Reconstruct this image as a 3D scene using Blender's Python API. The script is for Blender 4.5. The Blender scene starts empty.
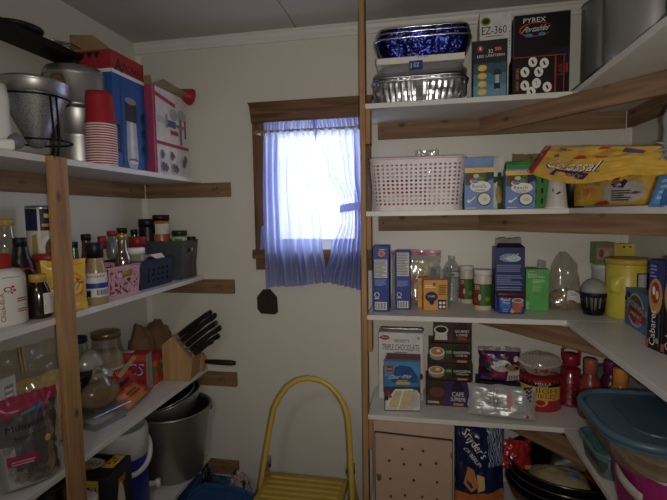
import bpy, bmesh, math, random
from mathutils import Vector, Matrix, noise
random.seed(7)
PI = math.pi
SC = bpy.context.scene
COL = SC.collection
# ------------------------------------------------------------------ camera
FPX = 453.87; YAW = .1895; PITCH = .0781; ROLL = .0152; CZ = 1.55
_f = Vector((-math.sin(YAW)*math.cos(PITCH), math.cos(YAW)*math.cos(PITCH), -math.sin(PITCH)))
_r = Vector((math.cos(YAW), math.sin(YAW), 0)); _u = _r.cross(_f)
_x = _r*math.cos(ROLL) - _u*math.sin(ROLL); _y = _r*math.sin(ROLL) + _u*math.cos(ROLL)
EYE = Vector((0, 0, CZ))
def ray(px, py): return _f + _x*((px-333.5)/FPX) - _y*((py-250)/FPX)
def onz(px, py, z): d = ray(px, py); return EYE + d*((z-CZ)/d.z)
def onx(px, py, x): d = ray(px, py); return EYE + d*(x/d.x)
def ony(px, py, y): d = ray(px, py); return EYE + d*(y/d.y)
def depth(P): return (Vector(P)-EYE).dot(_f)
def zat(P, px, py):
    """height of the pixel row py above the point P (same distance from the eye)"""
    d = ray(px, py); k = math.hypot(P[0], P[1])/math.hypot(d.x, d.y); return CZ + d.z*k
# ------------------------------------------------------------------ room
D = 1.935; XL = -1.27; XR = .7815; CEIL = 2.333
XLF = -.979; YRF = 1.638; XRW = .4875; XRL = -.1924; T = .018
ZL = [1.55+.1684, 1.55-.2707, 1.55-.7072+.002, 1.55-1.1317]
ZR = [1.55+.39, 1.55+.0092, 1.55-.3706, 1.55-.7487, .418]
# ------------------------------------------------------------------ materials
_M = {}
def lin(h):
    h = h.lstrip('#'); o = []
    for i in (0, 2, 4):
        c = int(h[i:i+2], 16)/255; o.append(c/12.92 if c <= .04045 else ((c+.055)/1.055)**2.4)
    g = .25*o[0]+.6*o[1]+.15*o[2]
    return [g+(x-g)*.86 for x in o]
def base(name):
    m = bpy.data.materials.new(name); m.use_nodes = True; nt = m.node_tree
    return m, nt, nt.nodes['Principled BSDF']
def N(nt, t, **k):
    n = nt.nodes.new(t)
    for a, b in k.items(): setattr(n, a, b)
    return n
def C(hexc, rough=.5, metal=0, var=.10, scale=25, spec=.4, bump=0, bscale=200):
    key = (hexc, rough, metal, var, scale, spec, bump, bscale)
    if key in _M: return _M[key]
    m, nt, p = base('paint_'+hexc.lstrip('#'))
    c = lin(hexc)
    tc = N(nt, 'ShaderNodeTexCoord'); n = N(nt, 'ShaderNodeTexNoise')
    n.inputs['Scale'].default_value = scale; n.inputs['Detail'].default_value = 3
    nt.links.new(tc.outputs['Object'], n.inputs['Vector'])
    r = N(nt, 'ShaderNodeValToRGB')
    r.color_ramp.elements[0].position = .3; r.color_ramp.elements[1].position = .7
    r.color_ramp.elements[0].color = [x*(1-var) for x in c]+[1]
    r.color_ramp.elements[1].color = [min(1, x*(1+var)) for x in c]+[1]
    nt.links.new(n.outputs['Fac'], r.inputs['Fac']); nt.links.new(r.outputs['Color'], p.inputs['Base Color'])
    p.inputs['Roughness'].default_value = rough; p.inputs['Metallic'].default_value = metal
    p.inputs['Specular IOR Level'].default_value = spec
    if bump:
        b = N(nt, 'ShaderNodeBump'); b.inputs['Strength'].default_value = min(1, bump); b.inputs['Distance'].default_value = .002*max(1, bump*3)
        n2 = N(nt, 'ShaderNodeTexNoise'); n2.inputs['Scale'].default_value = bscale
        nt.links.new(tc.outputs['Object'], n2.inputs['Vector'])
        nt.links.new(n2.outputs['Fac'], b.inputs['Height']); nt.links.new(b.outputs['Normal'], p.inputs['Normal'])
    _M[key] = m; return m
def speck(name, stops, scale, rough=.5, kind='noise', stretch=(1, 1, 1), spec=.4, bump=0, detail=4, metal=0):
    """colour ramp over a procedural texture"""
    key = ('speck', name)
    if key in _M: return _M[key]
    m, nt, p = base(name)
    tc = N(nt, 'ShaderNodeTexCoord'); mp = N(nt, 'ShaderNodeMapping'); mp.inputs['Scale'].default_value = stretch
    nt.links.new(tc.outputs['Object'], mp.inputs['Vector'])
    if kind == 'noise':
        n = N(nt, 'ShaderNodeTexNoise'); n.inputs['Detail'].default_value = detail; out = n.outputs['Fac']
    else:
        n = N(nt, 'ShaderNodeTexVoronoi'); out = n.outputs['Color' if kind == 'cells' else 'Distance']
    n.inputs['Scale'].default_value = scale
    nt.links.new(mp.outputs['Vector'], n.inputs['Vector'])
    r = N(nt, 'ShaderNodeValToRGB'); e = r.color_ramp.elements
    while len(e) < len(stops): e.new(.5)
    for i, (q, h) in enumerate(stops): e[i].position = q; e[i].color = lin(h)+[1]
    nt.links.new(out, r.inputs['Fac']); nt.links.new(r.outputs['Color'], p.inputs['Base Color'])
    p.inputs['Roughness'].default_value = rough; p.inputs['Specular IOR Level'].default_value = spec; p.inputs['Metallic'].default_value = metal
    if bump:
        b = N(nt, 'ShaderNodeBump'); b.inputs['Strength'].default_value = bump; b.inputs['Distance'].default_value = .004
        nt.links.new(out, b.inputs['Height']); nt.links.new(b.outputs['Normal'], p.inputs['Normal'])
    _M[key] = m; return m
def wood(name, c1, c2, axis=0, rough=.55, grain=18, knots=0):
    key = ('wood', name)
    if key in _M: return _M[key]
    m, nt, p = base(name)
    tc = N(nt, 'ShaderNodeTexCoord'); mp = N(nt, 'ShaderNodeMapping')
    s = [grain*3]*3; s[axis] = grain*.18; mp.inputs['Scale'].default_value = s
    nt.links.new(tc.outputs['Object'], mp.inputs['Vector'])
    n = N(nt, 'ShaderNodeTexNoise'); n.inputs['Scale'].default_value = 1; n.inputs['Detail'].default_value = 5; n.inputs['Distortion'].default_value = .8
    nt.links.new(mp.outputs['Vector'], n.inputs['Vector'])
    r = N(nt, 'ShaderNodeValToRGB'); r.color_ramp.elements[0].position = .32; r.color_ramp.elements[1].position = .68
    r.color_ramp.elements[0].color = lin(c1)+[1]; r.color_ramp.elements[1].color = lin(c2)+[1]
    nt.links.new(n.outputs['Fac'], r.inputs['Fac']); col = r.outputs['Color']
    if knots:
        v = N(nt, 'ShaderNodeTexVoronoi'); mk = N(nt, 'ShaderNodeMapping')
        ks = [14]*3; ks[axis] = 8; mk.inputs['Scale'].default_value = ks; v.inputs['Scale'].default_value = 1
        nt.links.new(tc.outputs['Object'], mk.inputs['Vector']); nt.links.new(mk.outputs['Vector'], v.inputs['Vector'])
        kr = N(nt, 'ShaderNodeValToRGB'); kr.color_ramp.elements[0].position = .03; kr.color_ramp.elements[1].position = .16
        kr.color_ramp.elements[0].color = (1, 1, 1, 1); kr.color_ramp.elements[1].color = (0, 0, 0, 1)
        nt.links.new(v.outputs['Distance'], kr.inputs['Fac'])
        mx = N(nt, 'ShaderNodeMixRGB'); mx.inputs[2].default_value = lin('#4a2a14')+[1]
        nt.links.new(kr.outputs['Color'], mx.inputs[0]); nt.links.new(col, mx.inputs[1]); col = mx.outputs[0]
    nt.links.new(col, p.inputs['Base Color']); p.inputs['Roughness'].default_value = rough
    p.inputs['Specular IOR Level'].default_value = .3
    _M[key] = m; return m
def clear(name, tint='#ffffff', amount=.78, rough=.08, body='#ffffff', bodyfac=.25):
    """thin see-through plastic or glass: mostly straight-through light, some haze, some shine"""
    key = ('clear', name)
    if key in _M: return _M[key]
    m, nt, p = base(name); nt.nodes.remove(p); out = nt.nodes['Material Output']
    tr = N(nt, 'ShaderNodeBsdfTransparent'); tr.inputs[0].default_value = lin(tint)+[1]
    gl = N(nt, 'ShaderNodeBsdfGlossy'); gl.inputs['Roughness'].default_value = rough; gl.inputs[0].default_value = (.9, .9, .9, 1)
    df = N(nt, 'ShaderNodeBsdfDiffuse'); df.inputs[0].default_value = lin(body)+[1]
    nz = N(nt, 'ShaderNodeTexNoise'); nz.inputs['Scale'].default_value = 30
    tc = N(nt, 'ShaderNodeTexCoord'); nt.links.new(tc.outputs['Object'], nz.inputs['Vector'])
    mr = N(nt, 'ShaderNodeMapRange'); mr.inputs[3].default_value = bodyfac*.7; mr.inputs[4].default_value = min(1, bodyfac*1.3)
    nt.links.new(nz.outputs['Fac'], mr.inputs[0])
    m1 = N(nt, 'ShaderNodeMixShader'); nt.links.new(mr.outputs[0], m1.inputs[0]); nt.links.new(gl.outputs[0], m1.inputs[1]); nt.links.new(df.outputs[0], m1.inputs[2])
    m2 = N(nt, 'ShaderNodeMixShader'); m2.inputs[0].default_value = amount
    nt.links.new(m1.outputs[0], m2.inputs[1]); nt.links.new(tr.outputs[0], m2.inputs[2])
    nt.links.new(m2.outputs[0], out.inputs['Surface']); _M[key] = m; return m
def cloth(name, hexc, trans=.15, tl=.55):
    key = ('cloth', name)
    if key in _M: return _M[key]
    m, nt, p = base(name); nt.nodes.remove(p); out = nt.nodes['Material Output']
    tr = N(nt, 'ShaderNodeBsdfTransparent'); df = N(nt, 'ShaderNodeBsdfDiffuse'); ts = N(nt, 'ShaderNodeBsdfTranslucent')
    c = lin(hexc)
    n = N(nt, 'ShaderNodeTexNoise'); n.inputs['Scale'].default_value = 60
    tc = N(nt, 'ShaderNodeTexCoord'); nt.links.new(tc.outputs['Object'], n.inputs['Vector'])
    r = N(nt, 'ShaderNodeValToRGB'); r.color_ramp.elements[0].color = [x*.9 for x in c]+[1]; r.color_ramp.elements[1].color = [min(1, x*1.1) for x in c]+[1]
    nt.links.new(n.outputs['Fac'], r.inputs['Fac'])
    nt.links.new(r.outputs['Color'], df.inputs[0]); nt.links.new(r.outputs['Color'], ts.inputs[0])
    m1 = N(nt, 'ShaderNodeMixShader'); m1.inputs[0].default_value = tl
    nt.links.new(df.outputs[0], m1.inputs[1]); nt.links.new(ts.outputs[0], m1.inputs[2])
    m2 = N(nt, 'ShaderNodeMixShader'); m2.inputs[0].default_value = trans
    nt.links.new(m1.outputs[0], m2.inputs[1]); nt.links.new(tr.outputs[0], m2.inputs[2])
    nt.links.new(m2.outputs[0], out.inputs['Surface']); _M[key] = m; return m
# ------------------------------------------------------------------ mesh builder
_TXT = {}
def text_mesh(s):
    if s not in _TXT:
        cu = bpy.data.curves.new('t', 'FONT'); cu.body = s; cu.resolution_u = 2
        ob = bpy.data.objects.new('t', cu); me = bpy.data.meshes.new_from_object(ob)
        vs = [v.co.copy() for v in me.vertices]; fs = [tuple(p.vertices) for p in me.polygons]
        x0 = min(v.x for v in vs); x1 = max(v.x for v in vs); y0 = min(v.y for v in vs); y1 = max(v.y for v in vs)
        vs = [((v.x-x0)/(x1-x0)-.5, (v.y-y0)/max(1e-6, y1-y0)-.5) for v in vs]
        bpy.data.objects.remove(ob); bpy.data.meshes.remove(me); bpy.data.curves.remove(cu)
        _TXT[s] = (vs, fs)
    return _TXT[s]
class MB:
    def __init__(s): s.v = []; s.f = []; s.m = []; s.sm = []; s.mats = []
    def mi(s, m):
        if m not in s.mats: s.mats.append(m)
        return s.mats.index(m)
    def add(s, vs, fs, m, smooth=False, X=None):
        b = len(s.v); s.v += [(X @ Vector(v)) if X is not None else Vector(v) for v in vs]
        for f in fs: s.f.append([i+b for i in f]); s.m.append(s.mi(m)); s.sm.append(smooth)
    def bm(s, bm, m, smooth=False, X=None):
        bm.verts.index_update(); s.add([v.co.copy() for v in bm.verts], [[v.index for v in f.verts] for f in bm.faces], m, smooth, X); bm.free()
    def box(s, a, b, m, bev=0, X=None, seg=1):
        bm = bmesh.new(); bmesh.ops.create_cube(bm, size=1)
        c = (Vector(a)+Vector(b))/2; d = Vector(b)-Vector(a)
        for v in bm.verts: v.co = Vector((v.co.x*d.x, v.co.y*d.y, v.co.z*d.z))+c
        if bev: bmesh.ops.bevel(bm, geom=bm.edges[:], offset=bev, segments=seg, affect='EDGES', profile=.5)
        s.bm(bm, m, seg > 1, X)
    def prism(s, poly, y0, y1, m, bev=0, X=None):
        """polygon in (x,z), extruded along y"""
        n = len(poly); bm = bmesh.new()
        A = [bm.verts.new((p[0], y0, p[1])) for p in poly]; B = [bm.verts.new((p[0], y1, p[1])) for p in poly]
        bm.faces.new(A); bm.faces.new(B[::-1])
        for i in range(n): bm.faces.new([A[i], B[i], B[(i+1) % n], A[(i+1) % n]])
        bmesh.ops.recalc_face_normals(bm, faces=bm.faces[:])
        if bev: bmesh.ops.bevel(bm, geom=bm.edges[:], offset=bev, segments=2, affect='EDGES')
        s.bm(bm, m, False, X)
    def lathe(s, prof, m, seg=28, X=None, smooth=True, sx=1, sy=1, a0=0, a1=2*PI, close=True):
        full = abs(a1-a0-2*PI) < 1e-6; n = seg if full else seg+1; vs = []; fs = []
        for r, z in prof:
            for i in range(n):
                a = a0+(a1-a0)*i/seg; vs.append((r*sx*math.cos(a), r*sy*math.sin(a), z))
        for j in range(len(prof)-1):
            for i in range(seg):
                k = (i+1) % n if full else i+1
                fs.append([j*n+i, j*n+k, (j+1)*n+k, (j+1)*n+i])
        s.add(vs, fs, m, smooth, X)
    def tube(s, pts, r, m, seg=8, closed=False, X=None, flat=1.0):
        P = [Vector(p) for p in pts]; n = len(P); vs = []; fs = []; up = None
        for i, p in enumerate(P):
            a = P[i-1] if (i > 0 or closed) else p; b = P[(i+1) % n] if (i < n-1 or closed) else p
            t = (b-a).normalized()
            if up is None: up = Vector((0, 0, 1)) if abs(t.z) < .9 else Vector((1, 0, 0))
            side = t.cross(up); side = side.normalized() if side.length > 1e-6 else Vector((1, 0, 0)); up = side.cross(t).normalized()
            rr = r[i] if isinstance(r, (list, tuple)) else r
            for k in range(seg):
                q = 2*PI*k/seg; vs.append(p+side*math.cos(q)*rr+up*math.sin(q)*rr*flat)
        for i in range(n if closed else n-1):
            j = (i+1) % n
            for k in range(seg): fs.append([i*seg+k, i*seg+(k+1) % seg, j*seg+(k+1) % seg, j*seg+k])
        if not closed: fs.append(list(range(seg))[::-1]); fs.append([(n-1)*seg+k for k in range(seg)])
        s.add(vs, fs, m, True, X)
    def grid(s, fn, nu, nv, m, smooth=True, wrap=False, mf=None, keep=None):
        vs = [fn(i/nu, j/nv) for j in range(nv+1) for i in range(nu if wrap else nu+1)]; w = nu if wrap else nu+1
        b = len(s.v); s.v += [Vector(v) for v in vs]
        for j in range(nv):
            for i in range(nu):
                if keep and not keep(i, j): continue
                k = (i+1) % w
                s.f.append([b+j*w+i, b+j*w+k, b+(j+1)*w+k, b+(j+1)*w+i]); s.m.append(s.mi(mf((i+.5)/nu, (j+.5)/nv) if mf else m)); s.sm.append(smooth)
    def prints(s, surf, items, off=.0006, step=.00035):
        """flat printing on a surface surf(u,v,off): rect, ellipse, polygon, text"""
        for k, it in enumerate(items):
            o = off+step*k; t = it[0]
            if t == 'r':
                _, u0, v0, u1, v1, m = it[:6]; nu = it[6] if len(it) > 6 else 1; nv = it[7] if len(it) > 7 else 1
                if getattr(surf, 'curved', 0): nu = max(nu, int(36*abs(u1-u0))+1)
                s.grid(lambda a, b: surf(u0+(u1-u0)*a, v0+(v1-v0)*b, o), nu, nv, m, False)
            elif t == 'e':
                _, u, v, a, b, m = it[:6]; n = 20
                s.add([surf(u, v, o)]+[surf(u+a*math.cos(2*PI*i/n), v+b*math.sin(2*PI*i/n), o) for i in range(n)], [[0, 1+i, 1+(i+1) % n] for i in range(n)], m)
            elif t == 'p':
                s.add([surf(u, v, o) for u, v in it[1]], [list(range(len(it[1])))], it[2])
            elif t == 't':
                _, txt, u, v, a, b, m = it[:7]; rot = it[7] if len(it) > 7 else 0; sh = it[8] if len(it) > 8 else 0; asp = it[9] if len(it) > 9 else 1
                vs, fs = text_mesh(txt); c, q = math.cos(rot), math.sin(rot)
                if rot in (90, -90):
                    g = 1 if rot == 90 else -1
                    s.add([surf(u-g*y*a, v+g*x*b, o) for x, y in vs], fs, m)
                else: s.add([surf(u+((x+sh*y)*a*asp*c-y*b*q)/asp, v+(x+sh*y)*a*asp*q+y*b*c, o) for x, y in vs], fs, m)
            elif t == 'l':      # rows of small print
                _, u0, v0, u1, v1, n, m = it[:7]; rr = random.Random(n*7+int(u0*100))
                for i in range(n):
                    v = v1-(v1-v0)*(i+.5)/n; h = (v1-v0)/n*.25; e = u0+(u1-u0)*(rr.uniform(.55, 1) if i % 3 == 2 else rr.uniform(.9, 1))
                    s.grid(lambda a, b: surf(u0+(e-u0)*a, v-h+2*h*b, o), 1, 1, m, False)
            elif t == 'bar':    # barcode
                _, u0, v0, u1, v1, m = it[:6]; n = 11
                for i in range(n):
                    w = (u1-u0)/n; ww = w*(.35 if i % 3 else .7)
                    s.grid(lambda a, b: surf(u0+i*w+ww*a, v0+(v1-v0)*b, o), 1, 1, m, False)
    def build(s, name, parent=None, loc=None, rz=0, sub=0, solid=0):
        me = bpy.data.meshes.new(name); me.from_pydata([tuple(v) for v in s.v], [], s.f)
        for m in s.mats: me.materials.append(m)
        me.polygons.foreach_set('material_index', s.m); me.polygons.foreach_set('use_smooth', s.sm); me.update()
        o = bpy.data.objects.new(name, me); COL.objects.link(o)
        if parent is not None: o.parent = parent
        if loc is not None: o.location = loc
        o.rotation_euler = (0, 0, rz)
        if sub:
            d = o.modifiers.new('s', 'SUBSURF'); d.levels = sub; d.render_levels = sub
        if solid:
            d = o.modifiers.new('t', 'SOLIDIFY'); d.thickness = solid; d.offset = 0
        return o
def tag(o, label, cat, group=None, kind=None):
    o['label'] = label; o['category'] = cat
    if group: o['group'] = group
    if kind: o['kind'] = kind
    return o
def thing(name, label, cat, loc, rz=0, group=None, rot=None):
    o = bpy.data.objects.new(name, None); COL.objects.link(o); o.location = loc; o.rotation_euler = rot if rot else (0, 0, rz)
    o.empty_display_size = .05
    return tag(o, label, cat, group)
def struct(mb, name, label=None):
    o = mb.build(name); o['kind'] = 'structure'
    if label: o['label'] = label
    return o
# surfaces
def S_front(w, h, y=0): return lambda u, v, o: Vector((u*w, y-o, v*h))
def S_right(w, h, d): return lambda u, v, o: Vector((w+o, u*d, v*h))
def S_left(h, d): return lambda u, v, o: Vector((-o, (1-u)*d, v*h))
def S_top(w, d, h): return lambda u, v, o: Vector((u*w, v*d, h+o))
def S_cyl(r, z0, z1, span=PI*.9, mid=-PI/2):
    f = lambda u, v, o: Vector(((r*1.004+o*1.5)*math.cos(mid+(u-.5)*span), (r*1.004+o*1.5)*math.sin(mid+(u-.5)*span), z0+(z1-z0)*v))
    f.curved = 1; return f
def carton(name, label, cat, P0, P1, h, d, m, front=(), right=(), left=(), top=(), group=None, topm=None, sidem=None, extra=None, lift=0):
    P0 = Vector(P0); P1 = Vector(P1); e = P1-P0; rz = math.atan2(e.y, e.x); w = math.hypot(e.x, e.y)
    t = thing(name, label, cat, (P0.x, P0.y, P0.z+lift), rz, group)
    b = MB(); b.box((0, 0, 0), (w, d, h), m, .0012)
    if sidem: b.prints(S_right(w, h, d), [('r', .01, .01, .99, .99, sidem)], .0002); b.prints(S_left(h, d), [('r', .01, .01, .99, .99, sidem)], .0002)
    if topm: b.prints(S_top(w, d, h), [('r', .01, .01, .99, .99, topm)], .0002)
    b.build('carton', t)
    for nm, sf, it in (('front_print', S_front(w, h), front), ('side_print', S_right(w, h, d), right), ('side_print', S_left(h, d), left), ('top_print', S_top(w, d, h), top)):
        if it:
            q = MB(); q.prints(sf, it); q.build(nm, t)
    t['w'] = w
    if extra: extra(t, w, h, d)
    return t
def face_cam(P): return math.atan2(-P[1], -P[0])+PI/2
def vessel(name, label, cat, P, parts, group=None, rz=None, tilt=None):
    """round thing: parts = [(part name, [ (profile, material) ... ], prints)]"""
    t = thing(name, label, cat, P, face_cam(P) if rz is None else rz, group)
    if tilt: t.rotation_euler = (tilt[0], tilt[1], t.rotation_euler[2])
    for nm, profs, pr in parts:
        b = MB()
        for prof, m in profs: b.lathe(prof, m)
        for sf, items in pr: b.prints(sf, items)
        b.build(nm, t)
    return t
def cyl(x0, x1, ytop, z, bot=None, x=None, y=None):
    """centre on the shelf, radius and height of a round thing from its outline"""
    xc = (x0+x1)/2
    if bot is not None:
        F = onz(xc, bot, z); r = (x1-x0)/2*depth(F)/FPX; k = Vector((F.x, F.y, 0)).normalized(); P = F+k*r
    else:
        F = onx(xc, ytop+15, x) if x is not None else ony(xc, ytop+15, y); P = Vector((F.x, F.y, z))
    r = (x1-x0)/2*depth(P)/FPX; P.z = z
    return P, r, zat(P, xc, ytop)-z
def arc(c, r, a0, a1, n, plane='xz'):
    o = []
    for i in range(n+1):
        a = a0+(a1-a0)*i/n; u, w = r*math.cos(a), r*math.sin(a)
        o.append(Vector(c)+(Vector((u, 0, w)) if plane == 'xz' else Vector((u, w, 0)) if plane == 'xy' else Vector((0, u, w))))
    return o
def pillow(w, h, d, seed=0, crink=.006, seal=.08, m=None, mf=None, nu=26, nv=26, pw=.55, surf_only=False):
    """stuffed bag standing in local x,z; returns builder and its front surface"""
    def thick(u, v):
        a = max(0, math.sin(PI*min(1, max(0, u))))**pw
        vv = min(1, max(0, v)); b = min(1, (1-vv)/seal*.5) if vv > 1-seal else 1
        b *= (1-.55*vv**2.2); c = min(1, vv/.05+.55)
        return d/2*a*b*c
    def cr(u, v, s): return noise.noise(Vector((u*5+seed*3.1, v*5, s)))*crink+noise.noise(Vector((u*13+seed, v*13, s+4)))*crink*.5
    def front(u, v, o=0):
        k = .3+.7*min(1, math.sin(PI*min(1, max(0, u)))*3)
        return Vector(((u-.5)*w*(1-.04*math.sin(PI*v))+cr(v, u, 9)*.6, -thick(u, v)+cr(u, v, 0)*k-o, v*h+cr(u, 3, 2)*(v > .9)*.8))
    def back(u, v):
        p = front(u, v); return Vector((p.x, thick(u, v)*.85+cr(u, v, 5)*(.3+.7*math.sin(PI*u))+.001, p.z))
    b = MB()
    b.grid(lambda u, v: front(u, v), nu, nv, m, True, mf=mf); b.grid(lambda u, v: back(1-u, v), nu, nv, m, True, mf=(lambda u, v: mf(1-u, v)) if mf else None)
    return b, front
# ================================================================== the room
WALL = C('#d9d6cb', .42, var=.02, scale=3, spec=.45, bump=.05, bscale=90)
CEILM = C('#b9b2ac', .8, var=.04, scale=2, spec=.2)
TRIM = C('#dcdad4', .45, var=.02)
FLOOR = wood('floor_boards', '#5a3a22', '#7d5634', 1, .5, 6)
SHELF = C('#dcdad6', .38, var=.03, scale=8, spec=.4)
PINE = wood('pine_board', '#72533a', '#9b7854', 0, .6, 16, 1)
PINEY = wood('pine_board_length', '#72533a', '#9b7854', 1, .6, 16, 1)
PINEZ = wood('pine_post', '#96693c', '#bf925c', 2, .6, 16, 1)
OAK = wood('oak_trim', '#553820', '#83603e', 0, .5, 20)
OAKZ = wood('oak_trim_upright', '#553820', '#83603e', 2, .5, 20)
BLACK = C('#151517', .45); WHITE = C('#efefec', .45, var=.03); INK = C('#1b1b20', .6, var=.02); SCREW = C('#2b2521', .5, .5)
YF = -1.4
WX0, WX1, WZ0, WZ1 = -.665, -.236, 1.40, 1.955
b = MB()
b.box((XL-.1, D, 0), (WX0, D+.1, CEIL), WALL); b.box((WX1, D, 0), (XR+.1, D+.1, CEIL), WALL)
b.box((WX0, D, 0), (WX1, D+.1, WZ0), WALL); b.box((WX0, D, WZ1), (WX1, D+.1, CEIL), WALL)
struct(b, 'wall_back')
b = MB(); b.box((XL-.1, YF, 0), (XL, D, CEIL), WALL); struct(b, 'wall_left')
b = MB(); b.box((XR, YF, 0), (XR+.1, D, CEIL), WALL); struct(b, 'wall_right')
b = MB(); b.box((XL-.1, YF-.1, 0), (XR+.1, YF, CEIL), WALL); struct(b, 'wall_front')
b = MB(); b.box((XL-.1, YF-.1, -.06), (XR+.1, D+.1, 0), FLOOR); struct(b, 'floor')
b = MB(); b.box((XL-.1, YF-.1, CEIL), (XR+.1, D+.1, CEIL+.06), CEILM)
SEAM = C('#6f6a66', .8)
b.box((-.512, .2, CEIL-.0012), (-.509, D-.03, CEIL), SEAM); struct(b, 'ceiling')
# sagging ceiling strip and crown moulding
b = MB(); n = 24
b.prism([(XL, 0), (XR, 0), (XR, 1), (XL, 1)], 0, 1, TRIM) if 0 else None
zc = CEIL-.042
prof = [(D, zc), (D-.010, zc), (D-.012, zc+.010), (D-.020, zc+.018), (D-.024, zc+.030), (D-.030, zc+.034), (D-.030, CEIL), (D, CEIL)]
def run_x(b, prof, x0, x1, m):
    n = len(prof); b.add([(x0, y, z) for y, z in prof]+[(x1, y, z) for y, z in prof], [[i, (i+1) % n, n+(i+1) % n, n+i] for i in range(n)]+[list(range(n))[::-1], [n+i for i in range(n)]], m)
run_x(b, prof, XL, XR, TRIM); struct(b, 'trim_1', 'white crown moulding along the back wall')
b = MB(); b.prism([(XL, 0), (XL+.018, 0), (XL+.018, .012), (XL+.012, .018), (XL, .018)], 0, 1, TRIM)
def corner(name, x, s):
    b = MB(); w = .02
    P = [(x, D), (x+s*w, D), (x+s*w, D-.006), (x+s*.006, D-w), (x, D-w)]
    n = len(P); b.add([(p[0], p[1], 0) for p in P]+[(p[0], p[1], CEIL-.05) for p in P], [[i, (i+1) % n, n+(i+1) % n, n+i] for i in range(n)]+[list(range(n)), [n+i for i in range(n)][::-1]], TRIM)
    struct(b, name)
corner('trim_2', XL, 1); corner('trim_3', XR, -1)
# ------------------------------------------------------------------ window
b = MB()
b.prism([(-.735, 2.037), (-.19, 2.037), (-.196, 2.02), (-.206, 1.948), (-.719, 1.948), (-.727, 2.02)], D-.034, D, OAK)
b.box((-.72, D-.022, 1.31), (WX0, D, 1.948), OAKZ); b.box((WX1, D-.022, 1.31), (-.202, D, 1.948), OAKZ)
b.box((-.72, D-.02, 1.315), (-.202, D, 1.36), OAK); b.box((-.728, D-.045, 1.36), (-.197, D, 1.40), OAK, .004)
win = b.build('window_1'); win['kind'] = 'structure'; win['label'] = 'small window with a dark oak frame'
b = MB(); w = .043
for a, c in (((WX0, WZ0), (WX1, WZ0+w)), ((WX0, WZ1-w), (WX1, WZ1)), ((WX0, WZ0+w), (WX0+w, WZ1-w)), ((WX1-w, WZ0+w), (WX1, WZ1-w))):
    b.box((a[0], D+.03, a[1]), (c[0], D+.06, c[1]), WHITE)
sash = b.build('window_sash', win)
b = MB(); b.box((WX0+w, D+.043, WZ0+w), (WX1-w, D+.046, WZ1-w), clear('window_glass', '#ffffff', .95, .02)); b.build('window_pane', sash)
# curtain rod, two panels, tieback
YC = D-.062
CUR = cloth('blue_voile', '#aebaf0', .10, .6)
CURD = cloth('blue_voile_doubled', '#b0baec', .05, .5)
rz_ = ony(263, 132, YC).z
t = thing('curtain_rod', 'thin pale wooden curtain rod poking out left of the blue curtains', 'curtain rod', (-.46, YC, rz_))
b = MB(); b.tube([(-.245, 0, 0), (.225, 0, 0)], .0055, C('#b99a6c', .4)); b.build('rod', t)
for x in (-.225, .21): 
    b = MB(); b.box((x-.006, 0, -.008), (x+.006, .0415, .008), C('#b99a6c', .4)); b.build('bracket', t)
def panel(name, label, L, R, folds, amp, seed, ybot, tie=None):
    """L, R: lists of (v, x) edges from the top hem (v=0) to the bottom (v=1)"""
    zt = ony(300, 120.5, YC).z
    t = thing('window_curtain', label, 'curtain', ((L[0][1]+R[0][1])/2, YC, rz_), 0, None); ox, oz = t.location.x, rz_
    def ev(K, v):
        for (a, x), (c, y) in zip(K, K[1:]):
            if v <= c:
                q = (v-a)/(c-a); q = q*q*(3-2*q); return x+(y-x)*q
        return K[-1][1]
    def fn(u, v):
        l, r = ev(L, v), ev(R, v)
        uu = u+.018*math.sin(u*31+seed)*math.sin(PI*u)
        x = l+(r-l)*uu; z = zt+(ybot(u)-zt)*v
        k = min(1, .35+v*2.2) if v > .07 else .35
        ph = 2*PI*folds*u+1.1*noise.noise(Vector((u*4, v*1.3, seed)))
        gather = ((r-l)/(R[0][1]-L[0][1]))
        y = amp*k*math.sin(ph)*(1.25-.25*gather)+.004*noise.noise(Vector((u*14, v*3, seed+5)))
        if v < .045: y = .5*amp*math.sin(ph*2.2)
        if abs(v-.068) < .02: y = (.0085 if y > 0 else -.0085)
        if tie and abs(v-tie) < .09: y *= .6
        return (x-ox, y-.004*(v > .1), z-oz)
    b = MB(); b.grid(fn, 150, 90, CUR, True, mf=lambda u, v: CURD if v < .1 or v > .965 or u < .006 or u > .994 else CUR)
    b.build('fabric', t); return t, fn
def cx(px, py): return ony(px, py, YC).x
zl = lambda px, py: ony(px, py, YC).z
lp, _ = panel('curtain_panel', 'left sheer blue curtain panel hanging straight over the window', [(0, cx(263.5, 121)), (.5, cx(264, 205)), (1, cx(266, 288))],
      [(0, cx(317, 121)), (.25, cx(316, 160)), (.7, cx(322, 240)), (1, cx(327, 284))], 8, .014, 2, lambda u: zl(266, 288)+(zl(326, 283)-zl(266, 288))*u+.003*math.sin(u*9))
rp, rf = panel('curtain_panel', 'right sheer blue curtain panel gathered by a tieback', [(0, cx(311, 121)), (.07, cx(314, 133)), (.3, cx(324, 172)), (.52, cx(341, 208)), (.6, cx(340, 216)), (.8, cx(331, 250)), (1, cx(323, 282))],
      [(0, cx(364, 119)), (.5, cx(364, 205)), (1, cx(366, 290))], 7, .015, 6, lambda u: zl(323, 281)+(zl(366, 291)-zl(323, 281))*u, tie=.55)
b = MB(); c0 = Vector((cx(340, 209), 0, zl(340, 209))); c1 = Vector((cx(365, 205), 0, zl(365, 205)))
def band(u, v):
    a = 2*PI*u; m = (c0+c1)/2; hw = (c1-c0).length/2+.004
    return (m.x+hw*math.cos(a)-rp.location.x, .027*math.sin(a), m.z-rz_+(.032*(v-.5))*2*.5+.008*math.cos(a))
b.grid(band, 40, 4, cloth('blue_voile_tie', '#c4ccf2', .08, .7), True, wrap=True); b.build('tieback', rp)
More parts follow.
